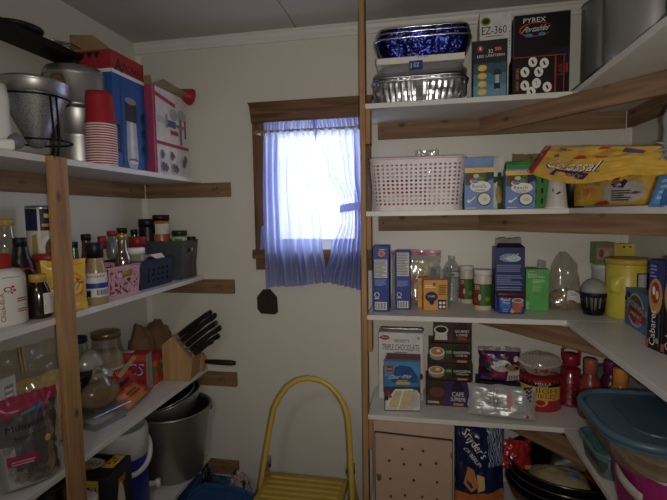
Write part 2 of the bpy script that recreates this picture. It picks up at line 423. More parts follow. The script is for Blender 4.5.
t = thing('curtain_tieback', 'loose blue curtain tieback strip hanging at the left window casing', 'tieback', (cx(261, 226), D-.03, zl(261, 226)))
b = MB(); hh = zl(261, 226)-zl(261, 257)
def strip(u, v): return (-.008+.018*u-.006*v*(1-u)*2, -.006*math.sin(u*8)-.006, -hh*v)
b.grid(strip, 10, 14, CURD, True); b.build('strip', t, solid=.002); b = MB(); b.box((-.012, -.004, -hh-.010), (-.002, -.002, -hh+.004), CURD); b.build('loop', t)
# fly swatter
t = thing('hanging_fly_swatter', 'brown perforated fly swatter hanging head down below the curtain', 'fly swatter', ony(267, 289, D-.012))
P = lambda px, py: ony(px, py, D-.012)-t.location
SW = C('#2b1c15', .7)
out = [P(263, 289.5), P(270, 289), P(277, 297), P(278, 312), P(275, 314.5), P(261, 313.5), P(257.5, 309), P(257, 297)]
b = MB(); b.prism([(p.x, p.z) for p in out], -.002, .002, SW, .0008)
HOLE = C('#4b3526', .8)
for i in range(6):
    for j in range(7):
        x = P(259.5+i*3, 297).x; z = P(266, 297+j*2.3).z; b.box((x-.0022, -.0028, z-.0022), (x+.0022, -.0024, z+.0022), HOLE)
b.build('paddle', t); b = MB(); b.tube([(0, 0, .0), (.004, .001, .17)], .003, C('#6a4a30', .5)); b.build('handle', t)
# ================================================================== shelving
def board(name, label, a, c, m=SHELF, cat='shelf', group=None, bev=.001, screws=()):
    b = MB(); a = Vector(a); c = Vector(c); o = Vector(((a.x+c.x)/2, (a.y+c.y)/2, a.z))
    b.box(a-o, c-o, m, bev); ob = b.build(name, loc=o); tag(ob, label, cat, group)
    if screws:
        for p in screws:
            q = MB(); p = Vector(p)-o; q.lathe([(0, -.001), (.0032, -.001), (.0032, .001), (0, .001)], SCREW, 10, Matrix.Translation(p) @ Matrix.Rotation(PI/2, 4, 'X')); q.build('screw', ob)
    return ob
YE = -.35
LN = ['left wall shelf with the strainer and red cups, topmost of four', 'left wall shelf with bottles and coloured baskets, second from the top', 'left wall shelf with the knife block and bagged food, third down', 'left wall shelf with the steel bucket and drink cooler, lowest']
for i, z in enumerate(ZL):
    board('shelf_board', LN[i], (XL, YE, z-T), (XLF, D, z), group='white shelves on the left wall')
RN = ['white shelf right of the window with foil pans and lantern boxes, topmost', 'white shelf right of the window with the slotted basket, second from top', 'white shelf right of the window with water bottle and blue boxes', 'white shelf right of the window with cake mix and coffee boxes']
WN = ['white side shelf on the right wall under the steel pots, topmost', 'white side shelf on the right wall under the yellow cereal bags', 'white side shelf on the right wall under the tall cracker boxes', 'white side shelf on the right wall under the blue-lidded tub']
for i, z in enumerate(ZR[:4]):
    board('shelf_board', RN[i], (XRL, YRF, z-T), (XR if i != 1 else XRW-.0006, D, z), group='white shelves right of the window')
    board('shelf_board', WN[i], (XRW, YE, z-T), (XR, YRF-.0006, z) if i != 1 else (XR, D, z), group='white shelves on the right wall')
board('shelf_board', 'low shelf under the tan cabinet and the snack bag, lowest on the right', (XRL, YRF-.03, ZR[4]-T), (XR, D, ZR[4]), group='white shelves right of the window')
board('shelf_post', 'pine post nailed to the front edges of the left shelves', (XLF, 1.056, 0), (XLF+.019, 1.112, ZL[0]-.001), PINEZ, 'post', screws=[])
board('shelf_post', 'tall pine post at the left end of the right shelves, beside the window', (XRL-.0195, 1.640, 0), (XRL-.0005, 1.70, CEIL), PINEZ, 'post')
CH = .064
ln = ['short pine cleat on the back wall under the strainer shelf', 'short pine cleat on the back wall under the grey bin shelf', 'short pine cleat on the back wall under the knife block shelf', 'short pine cleat on the back wall below the steel bucket shelf']
ends = [231, 235, 237.5, 239.7]
for i, z in enumerate(ZL):
    xe = ony(ends[i], 185+95*i, D).x
    board('shelf_cleat', ln[i], (XL+.021, D-.019, z-T-CH), (xe, D, z-T-.0004), PINE, 'cleat', 'pine cleats on the back wall', screws=[(xe-.06, D-.019, z-T-.025), (xe-.055, D-.019, z-T-.045)])
    board('shelf_cleat', 'long pine cleat along the left wall under the ' + ['strainer', 'bottle', 'knife block', 'bucket'][i]+' shelf', (XL, YE, z-T-CH), (XL+.019, D-.021, z-T-.0004), PINEY, 'cleat', 'pine cleats on the left wall')
rn = ['foil pan', 'slotted basket', 'water bottle', 'cake mix']; sd = ['pot', 'yellow bag', 'cracker box', 'blue-lidded tub']
for i, z in enumerate(ZR[:4]):
    x0 = XRL+.019
    board('shelf_cleat', 'pine cleat on the back wall under the '+rn[i]+' shelf', (x0, D-.019, z-T-CH), (XR-.021, D, z-T-.0004), PINE, 'cleat', 'pine cleats on the back wall', screws=[(x0+.02, D-.019, z-T-.03)])
    board('shelf_cleat', 'pine cleat on the right wall under the '+sd[i]+' shelf', (XR-.019, YE, z-T-CH), (XR, D-.021, z-T-.0004), PINEY, 'cleat', 'pine cleats on the right wall')
    board('shelf_block', 'short pine block on the tall post under the '+rn[i]+' shelf', (XRL, 1.645, z-T-.122), (XRL+.017, 1.70, z-T-.0004), PINEZ, 'block', 'pine blocks on the tall post')
    # diagonal brace under the corner
    A = Vector((.245, D-.021, z-T-CH)); B = Vector((XR-.040, 1.29, z-T-CH)); e = B-A; L = math.hypot(e.x, e.y)
    o = MB(); o.box((0, -.019, 0), (L, 0, CH-.0006), PINE, .001); ob = o.build('shelf_brace', loc=A, rz=math.atan2(e.y, e.x))
    tag(ob, 'diagonal pine brace across the corner under the '+rn[i]+' shelf', 'brace', 'diagonal pine braces')
# dark ledge up by the ceiling
DK = wood('dark_ledge_wood', '#17100c', '#231813', 1, .6)
ob = board('wall_shelf', 'narrow dark shelf high on the left wall under the ceiling', (XL, YE, 2.10), (-1.165, 1.50, 2.122), DK, 'shelf')
t = thing('frying_pan', 'black pan lying on the dark shelf under the ceiling', 'pan', Vector((onz(16, 31, 2.135).x, onz(16, 31, 2.135).y, 2.1225)))
b = MB(); b.lathe([(0, .0), (.055, .0), (.072, .014), (.076, .022), (.072, .022), (.052, .004), (0, .004)], BLACK, 30); b.build('bowl', t)
b = MB(); b.tube([(-.015, .066, .018), (-.03, .13, .020), (-.04, .20, .016)], .007, BLACK, 8, flat=.6); b.build('handle', t)
t = thing('cooling_rack', 'bent silver wire rack on the dark shelf behind the black pan', 'wire rack', (-1.2, 1.42, 2.1225))
WIRE = C('#a9aaad', .25, .9)
b = MB()
for i in range(7): b.tube([(-.04+.012*i, -.10, .003), (-.04+.012*i, -.02, .02), (-.04+.012*i, .06, .012)], .0018, WIRE, 6)
b.tube([(-.045, -.10, .003), (.036, -.10, .003), (.036, -.02, .02), (.036, .06, .012), (-.045, .06, .012), (-.045, -.02, .02)], .0024, WIRE, 6, True); b.build('wires', t)
t = thing('tool_roll', 'dark cloth bundle on the dark shelf beside the red and blue box', 'bundle', (-1.205, 1.46, 2.1225)) if 0 else None
# ================================================================== yellow step stool
YEL = C('#c9a512', .38, var=.06, spec=.4); YELD = C('#a88a12', .5, var=.1)
yp = 1.56
t = thing('step_stool', 'yellow folding step stool with a round hoop handle by the back wall', 'step stool', (-.42, 1.5, 0))
O = Vector(t.location)
b = MB()
px = [(248, 600), (254, 540), (259, 500), (262.5, 470), (266.5, 440), (271, 413), (276, 402), (284, 391), (294, 384.5), (305, 382.5), (318, 385), (328, 390.5), (337, 400), (343, 410), (346.5, 422), (348.5, 440), (350.5, 470), (352, 500), (354, 540), (357, 600)]
pts = [ony(a, c, yp+.0)-O for a, c in px]
zt = pts[9].z
for q in pts: q.y += (q.z-.5)*.10
for s in (0, -1):
    q = pts[s].copy(); k = pts[1 if s == 0 else -2]; dirn = (q-k); q2 = q+dirn*(q.z/-dirn.z) if dirn.z < 0 else q; q2.z = .004
    pts[s] = q2 if abs(q2.x) < .6 else q
b.tube(pts, .0098, YEL, 12); b.build('hoop_frame', t)
zs = zat((0, yp, 0), 300, 490)
l = ony(266, 490, yp).x-O.x; r = ony(347, 494, yp).x-O.x
b = MB(); b.box((l, -.11, zs-.03), (r, .10, zs), YELD, .006, seg=2)
for i in range(6): b.box((l+.02, -.09+.03*i, zs), (r-.02, -.08+.03*i, zs+.0015), YEL)
b.build('step', t)
b = MB(); b.box((l-.02, -.22, zs-.28), (r+.02, -.02, zs-.25), YELD, .006, seg=2); b.build('step', t)
for s, (a0, a1, c0) in zip((-1, 1), ((267, 461, 271), (351, 468, 358))):
    p0 = ony(a0, a1, yp+.03)-O; p1 = ony(c0, 505, yp+.10)-O; d = p1-p0; p2 = p0+d*(p0.z-.004)/-d.z
    b = MB(); b.tube([p0, p1, p2], .011, YELD, 8, flat=.7); rl = b.build('rear_leg', t)
    b = MB(); b.box(p0-Vector((.012, .02, .03)), p0+Vector((.012, .02, .012)), C('#8d8f92', .35, .8), .003); b.build('hinge_bracket', rl)
    b = MB(); b.lathe([(0, -.016), (.006, -.016), (.006, .016), (0, .016)], SCREW, 10, Matrix.Translation(p0-Vector((0, .01, .01))) @ Matrix.Rotation(PI/2, 4, 'Y')); b.build('bolt', rl)
# ================================================================== LEFT WALL, top shelf
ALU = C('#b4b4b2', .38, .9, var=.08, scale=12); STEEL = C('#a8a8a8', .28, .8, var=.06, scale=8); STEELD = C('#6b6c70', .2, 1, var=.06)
RED = C('#b3121f', .4); DRED = C('#8e1020', .4); PAPERW = C('#e6e4dc', .6, var=.03); NAVY = C('#141d4a', .5); YELP = C('#e6bd12', .4)
KRAFT = C('#9a7a50', .75); GREY = C('#8b8c90', .5); BLUE = C('#1c3fa0', .4); ORANGE = C('#e08a1e', .45); CREAM = C('#e3d6b0', .6); GREEN = C('#2f7d32', .5)
BROWN = C('#5b3420', .55); GOLD = C('#85754a', .35, .6); SILV = C('#c9cacf', .22, .9, var=.15, scale=40, bump=.5, bscale=60)
FILM = clear('clear_film', '#ffffff', .66, .12, '#e8e6e0', .45); GLASS = clear('clear_jar', '#f4f6f4', .74, .05, '#d8dcd8', .2); PET = clear('clear_bottle', '#f6fafa', .70, .05, '#e6ecec', .25)
z1, z2, z3, z4 = ZL
def lcyl(x0, x1, yt, i, x): return cyl(x0, x1, yt, ZL[i], x=x)
# white machine at the frame edge
P, r, h = lcyl(-18, 7, 84, 0, -1.10)
t = thing('food_mill', 'white hand-crank kitchen machine with a grey wheel at the left edge of the top shelf', 'kitchen machine', P, face_cam(P))
b = MB(); b.lathe([(.0, 0), (r*1.0, 0), (r, .06), (r*.92, .10), (r*.97, h*.8), (r*.8, h), (0, h)], WHITE); b.build('hopper', t)
b = MB(); b.box((-.01, -.095, .006), (r+.002, -.065, .034), WHITE, .006, seg=2); arm = b.build('base_arm', t)
b = MB(); b.lathe([(0, -.008), (.018, -.008), (.020, 0), (.018, .008), (0, .008)], C('#6f7278', .5), 24, Matrix.Translation((r+.006, -.055, .034)) @ Matrix.Rotation(PI/2, 4, 'X')); b.build('wheel', arm)
# conical strainer in a wire stand with a pestle
P = onx(35, 110, -1.10); P.z = z1
rr = 32*depth(P)/FPX; zt = zat(P, 35, 86); zb = zat(P, 35, 150)
t = thing('conical_strainer', 'perforated aluminium cone strainer with a rolled rim in the wire stand', 'strainer', (P.x, P.y, z1), face_cam(P))
H0 = zb-z1+.004; H1 = zt-z1
b = MB(); prof = [(.0, H0), (.014, H0+.002), (.022, H0+.012)]+[(.022+(rr*.93-.022)*k/8, H0+.012+(H1-.03-H0-.012)*k/8) for k in range(1, 9)]
PERF = speck('perforated_aluminium', [(0, '#3a3a3a'), (.26, '#55565a'), (.34, '#a9aaac'), (1, '#bdbdbd')], 330, .4, 'dist', metal=.75); b.lathe(prof, PERF, 40)
inner = [(q-.003, z+.002) for q, z in prof[2:]][::-1]; b.lathe(inner, PERF, 40, close=False); b.build('cone', t)
b = MB(); b.lathe([(rr*.93, H1-.032), (rr*.97, H1-.03), (rr*.98, H1-.004), (rr*1.0, H1), (rr*1.02, H1+.004), (rr*.99, H1+.008), (rr*.94, H1+.004), (rr*.925, H1-.03)], ALU, 40); b.build('rim', t)
s = thing('strainer_stand', 'black wire stand holding the cone strainer', 'stand', (P.x, P.y, z1), face_cam(P)); BW = C('#1c1c1e', .4, .6)
b = MB(); b.tube([(rr*.985*math.cos(a), rr*.985*math.sin(a), H1-.040) for a in [2*PI*i/36 for i in range(36)]], .003, BW, 8, True); b.build('top_ring', s)
b = MB(); b.tube([(rr*.85*math.cos(a)+.01, rr*.85*math.sin(a), .055) for a in [2*PI*i/36 for i in range(36)]], .003, BW, 8, True); b.build('middle_ring', s)
for a in (-62, 60, 178):
    b = MB(); a = math.radians(a)
    for da in (-.09, .09):
        c0, s0 = math.cos(a+da), math.sin(a+da); b.tube([(rr*1.01*c0, rr*1.01*s0, H1-.038), (rr*.88*c0+.01, rr*.88*s0, .055), (rr*.9*c0, rr*.9*s0, .003)], .003, BW, 8)
    b.build('leg', s)
s = thing('wooden_pestle', 'wooden pestle knob sticking up behind the strainer rim', 'pestle', (Vector(P)+(Vector((-P.y, P.x, 0)).normalized()*(-.062)+Vector((P.x, P.y, 0)).normalized()*.030)).to_tuple()[:2]+(z1+H1-.028,), 0)
b = MB(); b.lathe([(0, 0), (.010, .004), (.012, .030), (.019, .045), (.022, .06), (.015, .078), (0, .082)], wood('pestle_wood', '#5d4028', '#7a5636', 2)); b.build('shaft', s)
# tall aluminium pot with lid
P, r, h = lcyl(56, 111, 67, 0, -1.160); P.y -= .040
ht = zat(P, 83, 69)-z1
vessel('stock_pot', 'tall aluminium steamer pot with a domed lid behind the red cups', 'pot', P, [
    ('body', [([(0, 0), (r*.86, 0), (r*.88, .006), (r*.88, ht*.30), (r*.90, ht*.31), (r*.88, ht*.325), (r*.88, ht*.56), (r*.9, ht*.57)], ALU)], []),
    ('rim', [([(r*.88, ht*.57), (r*.93, ht*.575), (r*1.0, ht*.6), (r*1.0, ht*.61), (r*.98, ht*.62), (r*.98, ht*.885)], ALU)], []),
    ('lid', [([(r*1.0, ht*.885), (r*1.01, ht*.9), (r*.99, ht*.915), (r*.9, ht*.97), (r*.6, ht*.99), (0, ht)], ALU)], []),
    ('knob', [([(0, ht), (.012, ht), (.017, ht+.012), (.015, ht+.024), (0, ht+.026)], BLACK)], [])])
# stack of red cups
P, r, h = lcyl(84.5, 115, 93, 0, -1.022); r *= .96
hs = zat(P, 100, 124)-z1; n = 17; cr = .0462; r = min(r, .048)
CUPR = C('#b0122a', .35); CUPW = C('#e9e3e0', .4)
for i in range(n):
    zc_ = z1+hs/n*i+.0004
    q = vessel('plastic_cup', ['red plastic cup in the upside-down stack beside the blue box, inside the stack', 'upside-down red plastic cup on top of its stack beside the blue box'][i == n-1], 'cup', (P.x, P.y, zc_),
        [('body', [([(r*.985, .0042), (r*.96, .012)]+([(r*.90, h-hs-.05), (r*.88, h-hs-.045), (r*.86, h-hs-.01), (r*.82, h-hs+hs/n), (0, h-hs+hs/n)] if i == n-1 else [(r*.93, .03), (r*.926, .03), (r*.955, .012)]), CUPR)], []),
         ('rim', [([(r*.975, .0), (r*1.0, .0008), (r*1.005, .0022), (r*1.0, .0036), (r*.975, .0044)], CUPW)], [])], group='stack of red plastic cups')
# blue and red appliance box
AX = -1.05; P0 = Vector((AX, onx(113.5, 110, AX).y, z1)); P1 = Vector((AX, onx(145, 110, AX).y, z1)); AD = AX-ony(71, 60, P0.y).x
h = zat(P0, 113, 49)-z1; BX = C('#1c56a8', .5); BXR = C('#a51a26', .5)
K = INK
def zig(u0, u1, v, hh, n, m, up=False):
    o = []
    for i in range(n):
        a = u0+(u1-u0)*i/n; c = u0+(u1-u0)*(i+1)/n; o.append(('p', [(a, v), ((a+c)/2, v+(hh if up else -hh)), (c, v)], m))
    return o
def adflaps(t, w, h, d):
    for nm, pts in (('flap', [(0, .002, h), (w, .002, h), (w*.9, -.012, h+.035), (w*.05, .006, h+.03)]), ('flap', [(0, d, h), (0, .0, h), (-.01, d*.35, h+.045), (-.008, d*.95, h+.055)]), ('flap', [(w, d-.002, h), (0, d-.002, h), (.02, d+.006, h+.02), (w*.9, d+.008, h+.012)])):
        if pts[3][2] < h+.04 and nm == 'flap' and pts[0][1] == .002: continue
        q = MB(); q.add(pts, [[0, 1, 2, 3]], KRAFT); q.build(nm, t, solid=.003)
carton('appliance_box', 'tall blue and red cardboard appliance box with an open flap', 'box', P0, P1, h, AD, BX, lift=.0004, front=
    [('r', 0, .845, 1, 1, BXR), ('p', [(0, .815), (1, .815), (1, .845), (0, .845)], PAPERW), ('t', 'A', .20, .895, .22, .11, INK, 0, .1), ('t', 'DCRAFT', .64, .895, .62, .065, INK, 0, .1),
     ('r', .22, .02, .80, .75, C('#2a5f9f', .5)), ('r', .25, .04, .77, .73, BX), ('p', [(.33, .10), (.40, .03), (.62, .03), (.69, .10), (.64, .55), (.36, .55)], C('#b9bcc2', .5)), ('p', [(.44, .08), (.56, .08), (.55, .5), (.46, .5)], C('#dfe1e4', .5)),
     ('r', .32, .44, .68, .62, C('#33363c', .5)), ('e', .5, .62, .18, .03, C('#8a8d94', .5)), ('e', .51, .10, .16, .02, C('#70747c', .5)), ('e', .51, .085, .14, .016, C('#dfe1e4', .5)),
     ('p', [(.93, .56), (.80, .50), (.93, .44)], K), ('p', [(.93, .42), (.80, .36), (.93, .30)], K), ('p', [(.93, .28), (.80, .22), (.93, .16)], K), ('r', .92, .14, 1, .58, BX),
     ('r', .0, .36, .12, .385, K), ('r', .08, .15, .13, .385, K), ('r', 0, .15, .12, .175, K)],
    left=[('r', 0, .845, 1, 1, BXR), ('r', 0, .815, 1, .845, PAPERW)]+zig(.2, .75, .985, .06, 3, K), extra=adflaps)
# mixer box
P0 = Vector((-1.018, onx(154, 130, -1.018).y, z1)); P1 = Vector((-1.018, onx(187.5, 130, -1.018).y, z1)); h = zat(P0, 154, 84)-z1
MAG = C('#b3265c', .5); LIL = C('#8d86a8', .5); MW = C('#d6d0cc', .55)
def part_icons():
    o = []
    for u, v, m in ((.2, .24, LIL), (.47, .24, MAG), (.2, .10, C('#5c5a86', .5)), (.27, .09, MAG), (.5, .10, C('#5c5a86', .5)), (.57, .09, MAG), (.8, .17, LIL), (.84, .22, LIL)):
        o += [('e', u, v, .06, .03, m), ('r', u-.05, v-.05, u+.01, v+.05, C('#5c5a86', .5))]
    return o
def mixflaps(t, w, h, d):
    for pts in ([(0, .0, h), (w, .0, h), (w*1.0, -.03, h+.012), (.03, -.035, h+.022)], [(0, d, h), (0, 0, h), (-.008, 0, h+.03), (-.008, d, h+.035)], [(0, d-.002, h), (w, d-.002, h), (w, d*.4, h+.03), (0, d*.4, h+.035)]):
        q = MB(); q.add(pts, [[0, 1, 2, 3]], C('#8a765a', .7)); q.build('flap', t, solid=.003)
carton('mixer_box', 'white and pink mixer attachment box with open brown flaps', 'box', P0, P1, h, .20, MW, lift=.0004, front=
    [('r', 0, 0, .06, 1, MAG), ('p', [(.06, .94), (.62, .88), (.62, .83), (.06, .89)], MAG), ('r', .06, .35, 1, .39, MAG), ('r', .88, .5, .93, .8, MAG), ('r', .45, .50, .68, .55, MAG),
     ('e', .55, .74, .12, .07, C('#aaa6b4', .5)), ('e', .8, .76, .12, .07, C('#aaa6b4', .5)), ('r', .1, .60, .34, .68, C('#b7b4be', .5)), ('r', .34, .58, .60, .66, C('#55577c', .5)), ('r', .6, .60, .85, .64, LIL), ('r', .72, .40, .78, .72, C('#6d6a8c', .5)), ('r', .3, .72, .36, .56, LIL)]+part_icons(),
    left=[('r', 0, 0, 1, 1, C('#a83a60', .5)), ('p', [(.1, .98), (1, .98), (1, .92), (.1, .92)], MAG), ('p', [(.15, .9), (.8, .9), (.6, .4), (.2, .45)], MW), ('r', .4, .55, .7, .8, LIL), ('r', .2, .24, .7, .36, MW), ('r', .2, .12, .7, .22, MW), ('r', .2, .0, .7, .10, MW)], extra=mixflaps)
P = onx(186, 96, -1.06)
t = thing('plastic_funnel', 'red plastic funnel poking out behind the mixer box', 'funnel', (P.x-.13, P.y-.02, z1+.30)) if 0 else None
Q = ony(189, 96.5, 1.89); Qn = ony(166, 88, 1.80)-Q
t = thing('plastic_scoop', 'red plastic funnel lying across the top of the mixer box flaps', 'funnel', Q)
b = MB(); X = Qn.to_track_quat('Z', 'Y').to_matrix().to_4x4()
b.lathe([(.010, .14), (.012, .09), (.016, .05), (.030, .012), (.036, -.004), (.036, -.012), (.031, -.014), (.027, .01), (.012, .05), (.008, .14)], C('#a3122c', .35), 26, X); b.build('cone', t)
# ================================================================== LEFT WALL, second shelf
# white jug
def jug(P, r, h):
    t = thing('sauce_jug', 'white plastic jug with red script and a red cap at the left edge', 'jug', P, face_cam(P))
    b = MB(); hb = h*.80; b.lathe([(0, 0), (r*.92, 0), (r, .008), (r, hb*.80), (r*.97, hb*.88), (r*.8, hb*.97), (r*.55, hb)], C('#e9e7e2', .4, var=.02)); b.build('body', t)
    b = MB(); b.lathe([(r*.5, hb), (r*.55, hb), (r*.55, h*.985), (r*.5, h), (0, h)], C('#b81c22', .4)); b.build('cap', t)
    q = MB(); RI = C('#a81a2a', .5)
    q.prints(S_cyl(r, 0, hb, PI*.9), [('t', 'Chick-fil-A', .55, .36, .055, .5, RI, 90), ('e', .62, .66, .05, .045, RI), ('e', .62, .66, .033, .03, WHITE), ('e', .68, .70, .02, .02, RI), ('e', .695, .64, .022, .02, RI), ('e', .66, .60, .014, .02, RI), ('l', .72, .42, .88, .50, 2, RI), ('l', .72, .24, .88, .31, 2, RI), ('l', .56, .855, .8, .875, 1, C('#6a6c80', .5))], .001); q.build('label', t)
P, r, h = cyl(-25, 24.5, 254, z2, bot=329); P.x = max(P.x, XL+r+.002)
jug(P, r, h)
def bottle(name, label, P, r, h, m, capm, capr, caph, prof=None, lab=None, cat='bottle', group=None, neck=.45, sh=.62, fill=None):
    """plain bottle: body, cap, optional paper label (z0,z1 as fractions, material, prints)"""
    rn = capr*.86; bt = h-caph
    prof = prof or [(0, 0), (r*.9, 0), (r, .006), (r, h*sh), (r*.9, h*(sh+.06)), (rn*1.15, h*(sh+.16)), (rn, bt-.004), (rn, bt)]
    parts = [('body', [(prof, m)], []), ('cap', [([(rn*.9, bt-.001), (capr, bt), (capr, h-.002), (capr*.93, h), (0, h)], capm)], [])]
    if fill: parts.append(('contents', [([(0, .004), (r*.93, .004), (r*.95, .01), (r*.95, h*fill[0]), (0, h*fill[0])], fill[1])], []))
    if lab: parts.append(('label', [], [(S_cyl(r, h*lab[0], h*lab[1], PI*1.1), [('r', 0, 0, 1, 1, lab[2], 14, 1)]+list(lab[3] if len(lab) > 3 else []))]))
    return vessel(name, label, cat, P, parts, group)
BB = 'bottles and jars on the left shelf'
GL = C('#2a5a24', .2, spec=.6); AMB = C('#4a2a12', .15, spec=.7); DKG = C('#20221a', .15, spec=.7); SYR = C('#1d1311', .3, spec=.6)
P = onx(7, 250, -1.20); P.z = z2; h = zat(P, 8, 219)-z2
bottle('honey_bottle', 'clear squeeze bottle with a yellow cap behind the white jug', P, .034, h, GLASS, C('#c9a21c', .4), .022, .02, prof=[(0, 0), (.03, 0), (.034, .01), (.036, h*.30), (.028, h*.45), (.034, h*.55), (.034, h*.68), (.025, h*.78), (.021, h*.82), (.019, h-.02)], fill=(.35, C('#8a8176', .4)), group=BB)
P, r, h = cyl(14.5, 41, 238, z2, bot=317)
P.x -= .03; P.y += .02
q = bottle('chocolate_syrup', 'dark brown chocolate syrup bottle with a black cap', P, r, h, SYR, BLACK, .017, .025, prof=[(0, 0), (r*.95, 0), (r, .01), (r*.95, h*.25), (r, h*.5), (r*.93, h*.64), (r*.6, h*.76), (.02, h*.82), (.018, h-.025)], group=BB)
b = MB(); S = S_cyl(r*1.0, 0, h, PI); b.prints(lambda u, v, o: S(u, v, o+.002), [('p', [(.60+.24*math.cos(a), .42+.20*math.sin(a)) for a in [PI*.15+i*PI*.9/10 for i in range(11)]]+[(.60+.21*math.cos(a), .42+.18*math.sin(a)) for a in [PI*1.05-i*PI*.9/10 for i in range(11)]], RED), ('l', .55, .33, .75, .42, 2, C('#8a6a58', .5))]); b.build('label', q)
P, r, h = cyl(29, 51.5, 274, z2, bot=319)
bottle('honey_jar', 'small dark honey bottle with a yellow cap and white label', P, r, h, C('#2c130c', .15, spec=.7), C('#c7aa20', .4), r*.68, h*.17, prof=[(0, 0), (r*.93, 0), (r, .006), (r*.98, h*.3), (r*.95, h*.55), (r*.75, h*.74), (r*.62, h*.8), (r*.6, h*.84)], group=BB)
q = bpy.data.objects[-1] if 0 else None
b = MB(); b.prints(S_cyl(r*1.03, h*.10, h*.58, PI), [('r', .60, 0, .98, 1, PAPERW, 6, 1), ('l', .63, .72, .95, .95, 3, GREY), ('l', .63, .08, .95, .45, 4, INK)]); b.build('label', [o for o in bpy.data.objects if o.name == 'honey_jar'][0])
# tall canister behind the post
P, r, h = cyl(28.5, 54, 206, z2, x=-1.195)
vessel('snack_canister', 'tall navy and cream canister half hidden behind the pine post', 'canister', P, [
    ('body', [([(0, 0), (r, 0), (r, h-.006)], C('#d8cfb4', .5))], [(S_cyl(r, 0, h, PI), [('r', 0, .75, 1, .97, NAVY, 14, 1), ('r', .42, .02, .47, .97, PAPERW, 1, 1), ('p', [(.28, .70), (.38, .72), (.40, .5), (.36, .36), (.28, .4)], C('#a88f4c', .5)), ('e', .66, .56, .20, .15, PAPERW), ('e', .68, .56, .14, .11, C('#7a4b2a', .6)), ('r', .5, .79, .8, .82, ORANGE, 4, 1), ('r', .55, .88, .8, .92, YELP, 4, 1), ('r', 0, .1, .41, .3, C('#b39a54', .5), 6, 1)])]),
    ('lid', [([(r*1.02, h-.008), (r*1.03, h-.002), (r*1.0, h), (r*.95, h-.003), (0, h-.003)], C('#8e9094', .3, .8))], [])], group=BB)
P, r, h = cyl(33, 62, 254, z2, x=-1.105); P.y += .01
bottle('peanut_butter_jar', 'jar with a wide red lid behind the small honey bottle', P, r, h, C('#9a6a34', .3), C('#a01c22', .4), r*1.02, .022, prof=[(0, 0), (r*.95, 0), (r, .006), (r, h*.7), (r*.9, h*.8), (r*.88, h-.022)], cat='jar', group=BB)
# yellow candy pouch
A = onz(44, 316, z2); B = onz(88, 310, z2); e = B-A; w = math.hypot(e.x, e.y); h = zat(A, 66, 261)-z2
PY = C('#e8b90e', .3, spec=.5); PYO = C('#e39a14', .35)
t = thing('candy_pouch', 'yellow chewy fruit candy pouch standing behind the post', 'pouch', (A+B)/2+Vector((-.022, .024, .001)), math.atan2(e.y, e.x))
b, fs = pillow(w*1.04, h, .035, 3, .004, .12, PY, nu=24, nv=24); b.build('pouch', t)
PUR = C('#2a2166', .4)
b = MB(); b.prints(fs, [('e', .62, .5, .33, .27, PYO), ('e', .60, .5, .27, .22, C('#f0c83a', .35)), ('t', 'FRUIT', .54, .50, .62, .19, PUR, -.12, .2), ('p', [(.72, .66), (.86, .6), (.76, .56)], C('#c8281e', .4)), ('t', 'JUICY CHEWY', .62, .28, .6, .07, PUR, .25), ('r', .1, .9, .9, .91, C('#8a7420', .5), 8, 1), ('l', .3, .1, .8, .16, 2, PAPERW)], .007); b.build('front_print', t)
# salad dressing in front, then the bottles behind it
P, r, h = cyl(88, 107.5, 243, z2, bot=305)
q = bottle('dressing_bottle', 'tan salad dressing bottle with a black cap beside the yellow pouch', P, r, h, C('#a88a62', .25, spec=.6), BLACK, r*.78, h*.24, prof=[(0, 0), (r*.95, 0), (r, .005), (r, h*.52), (r*.92, h*.60), (r*.74, h*.72), (r*.70, h*.78)], lab=(.13, .52, C('#d8d8d2', .5), [('r', .1, .36, .9, .58, BLUE, 6, 1), ('t', 'LIGHT', .5, .86, .5, .09, INK), ('bar', .5, .08, .85, .3, NAVY), ('r', .1, .02, .35, .28, INK, 2, 1), ('l', .2, .62, .8, .76, 2, GREY)]), group=BB)
def bx(x0, x1, yt, xw, name, label, m, capm, caph, capk=.5, sh=.62, lab=None, **k):
    P, r, h = cyl(x0, x1, yt, z2, x=xw); return bottle(name, label, P, r, h, m, capm, r*capk, caph, sh=sh, lab=lab, group=BB, **k)
bx(69, 79.5, 242, -1.19, 'sauce_bottle', 'green bottle with a black cap just right of the post', GL, BLACK, .018, .78, .58)
bx(81, 92, 234, -1.225, 'sauce_bottle', 'tall bottle with a black cap behind the tan dressing bottle', C('#5a4636', .2), BLACK, .024, .82, .5, lab=(.1, .5, GREEN))
bx(96, 109, 236, -1.222, 'sauce_bottle', 'pale sauce bottle with a red cap behind the tan dressing', C('#b49a88', .3), C('#9a1a24', .4), .05, .62, .45, lab=(.2, .55, C('#c8b8a8', .5), [('p', [(.4, .1), (.62, .1), (.45, .95), (.3, .95)], RED)]))
bx(107, 119, 231, -1.198, 'seasoning_bottle', 'clear shaker bottle with a red cap behind the pink basket', GLASS, C('#a3161e', .4), .02, .85, .72, lab=(.04, .26, PAPERW), fill=(.5, C('#6d6a58', .6)))
bx(117.5, 127.5, 228, -1.225, 'sauce_bottle', 'dark bottle with a black cap behind the gold-capped bottle', DKG, BLACK, .02, .95, .6)
bx(115, 130, 234, -1.065, 'liqueur_bottle', 'clear amber bottle with a gold cap in the pink basket', clear('amber_glass', '#d8c49a', .5, .05, '#7a5a28', .4), C('#b8923c', .35, .4), .02, .62, .55, lab=(.30, .42, C('#a8923c', .4)))
bx(131, 138.5, 229.5, -1.205, 'sauce_bottle', 'slim bottle with a dark cap behind the red-lidded jar', DKG, BLACK, .02, .9, .6)
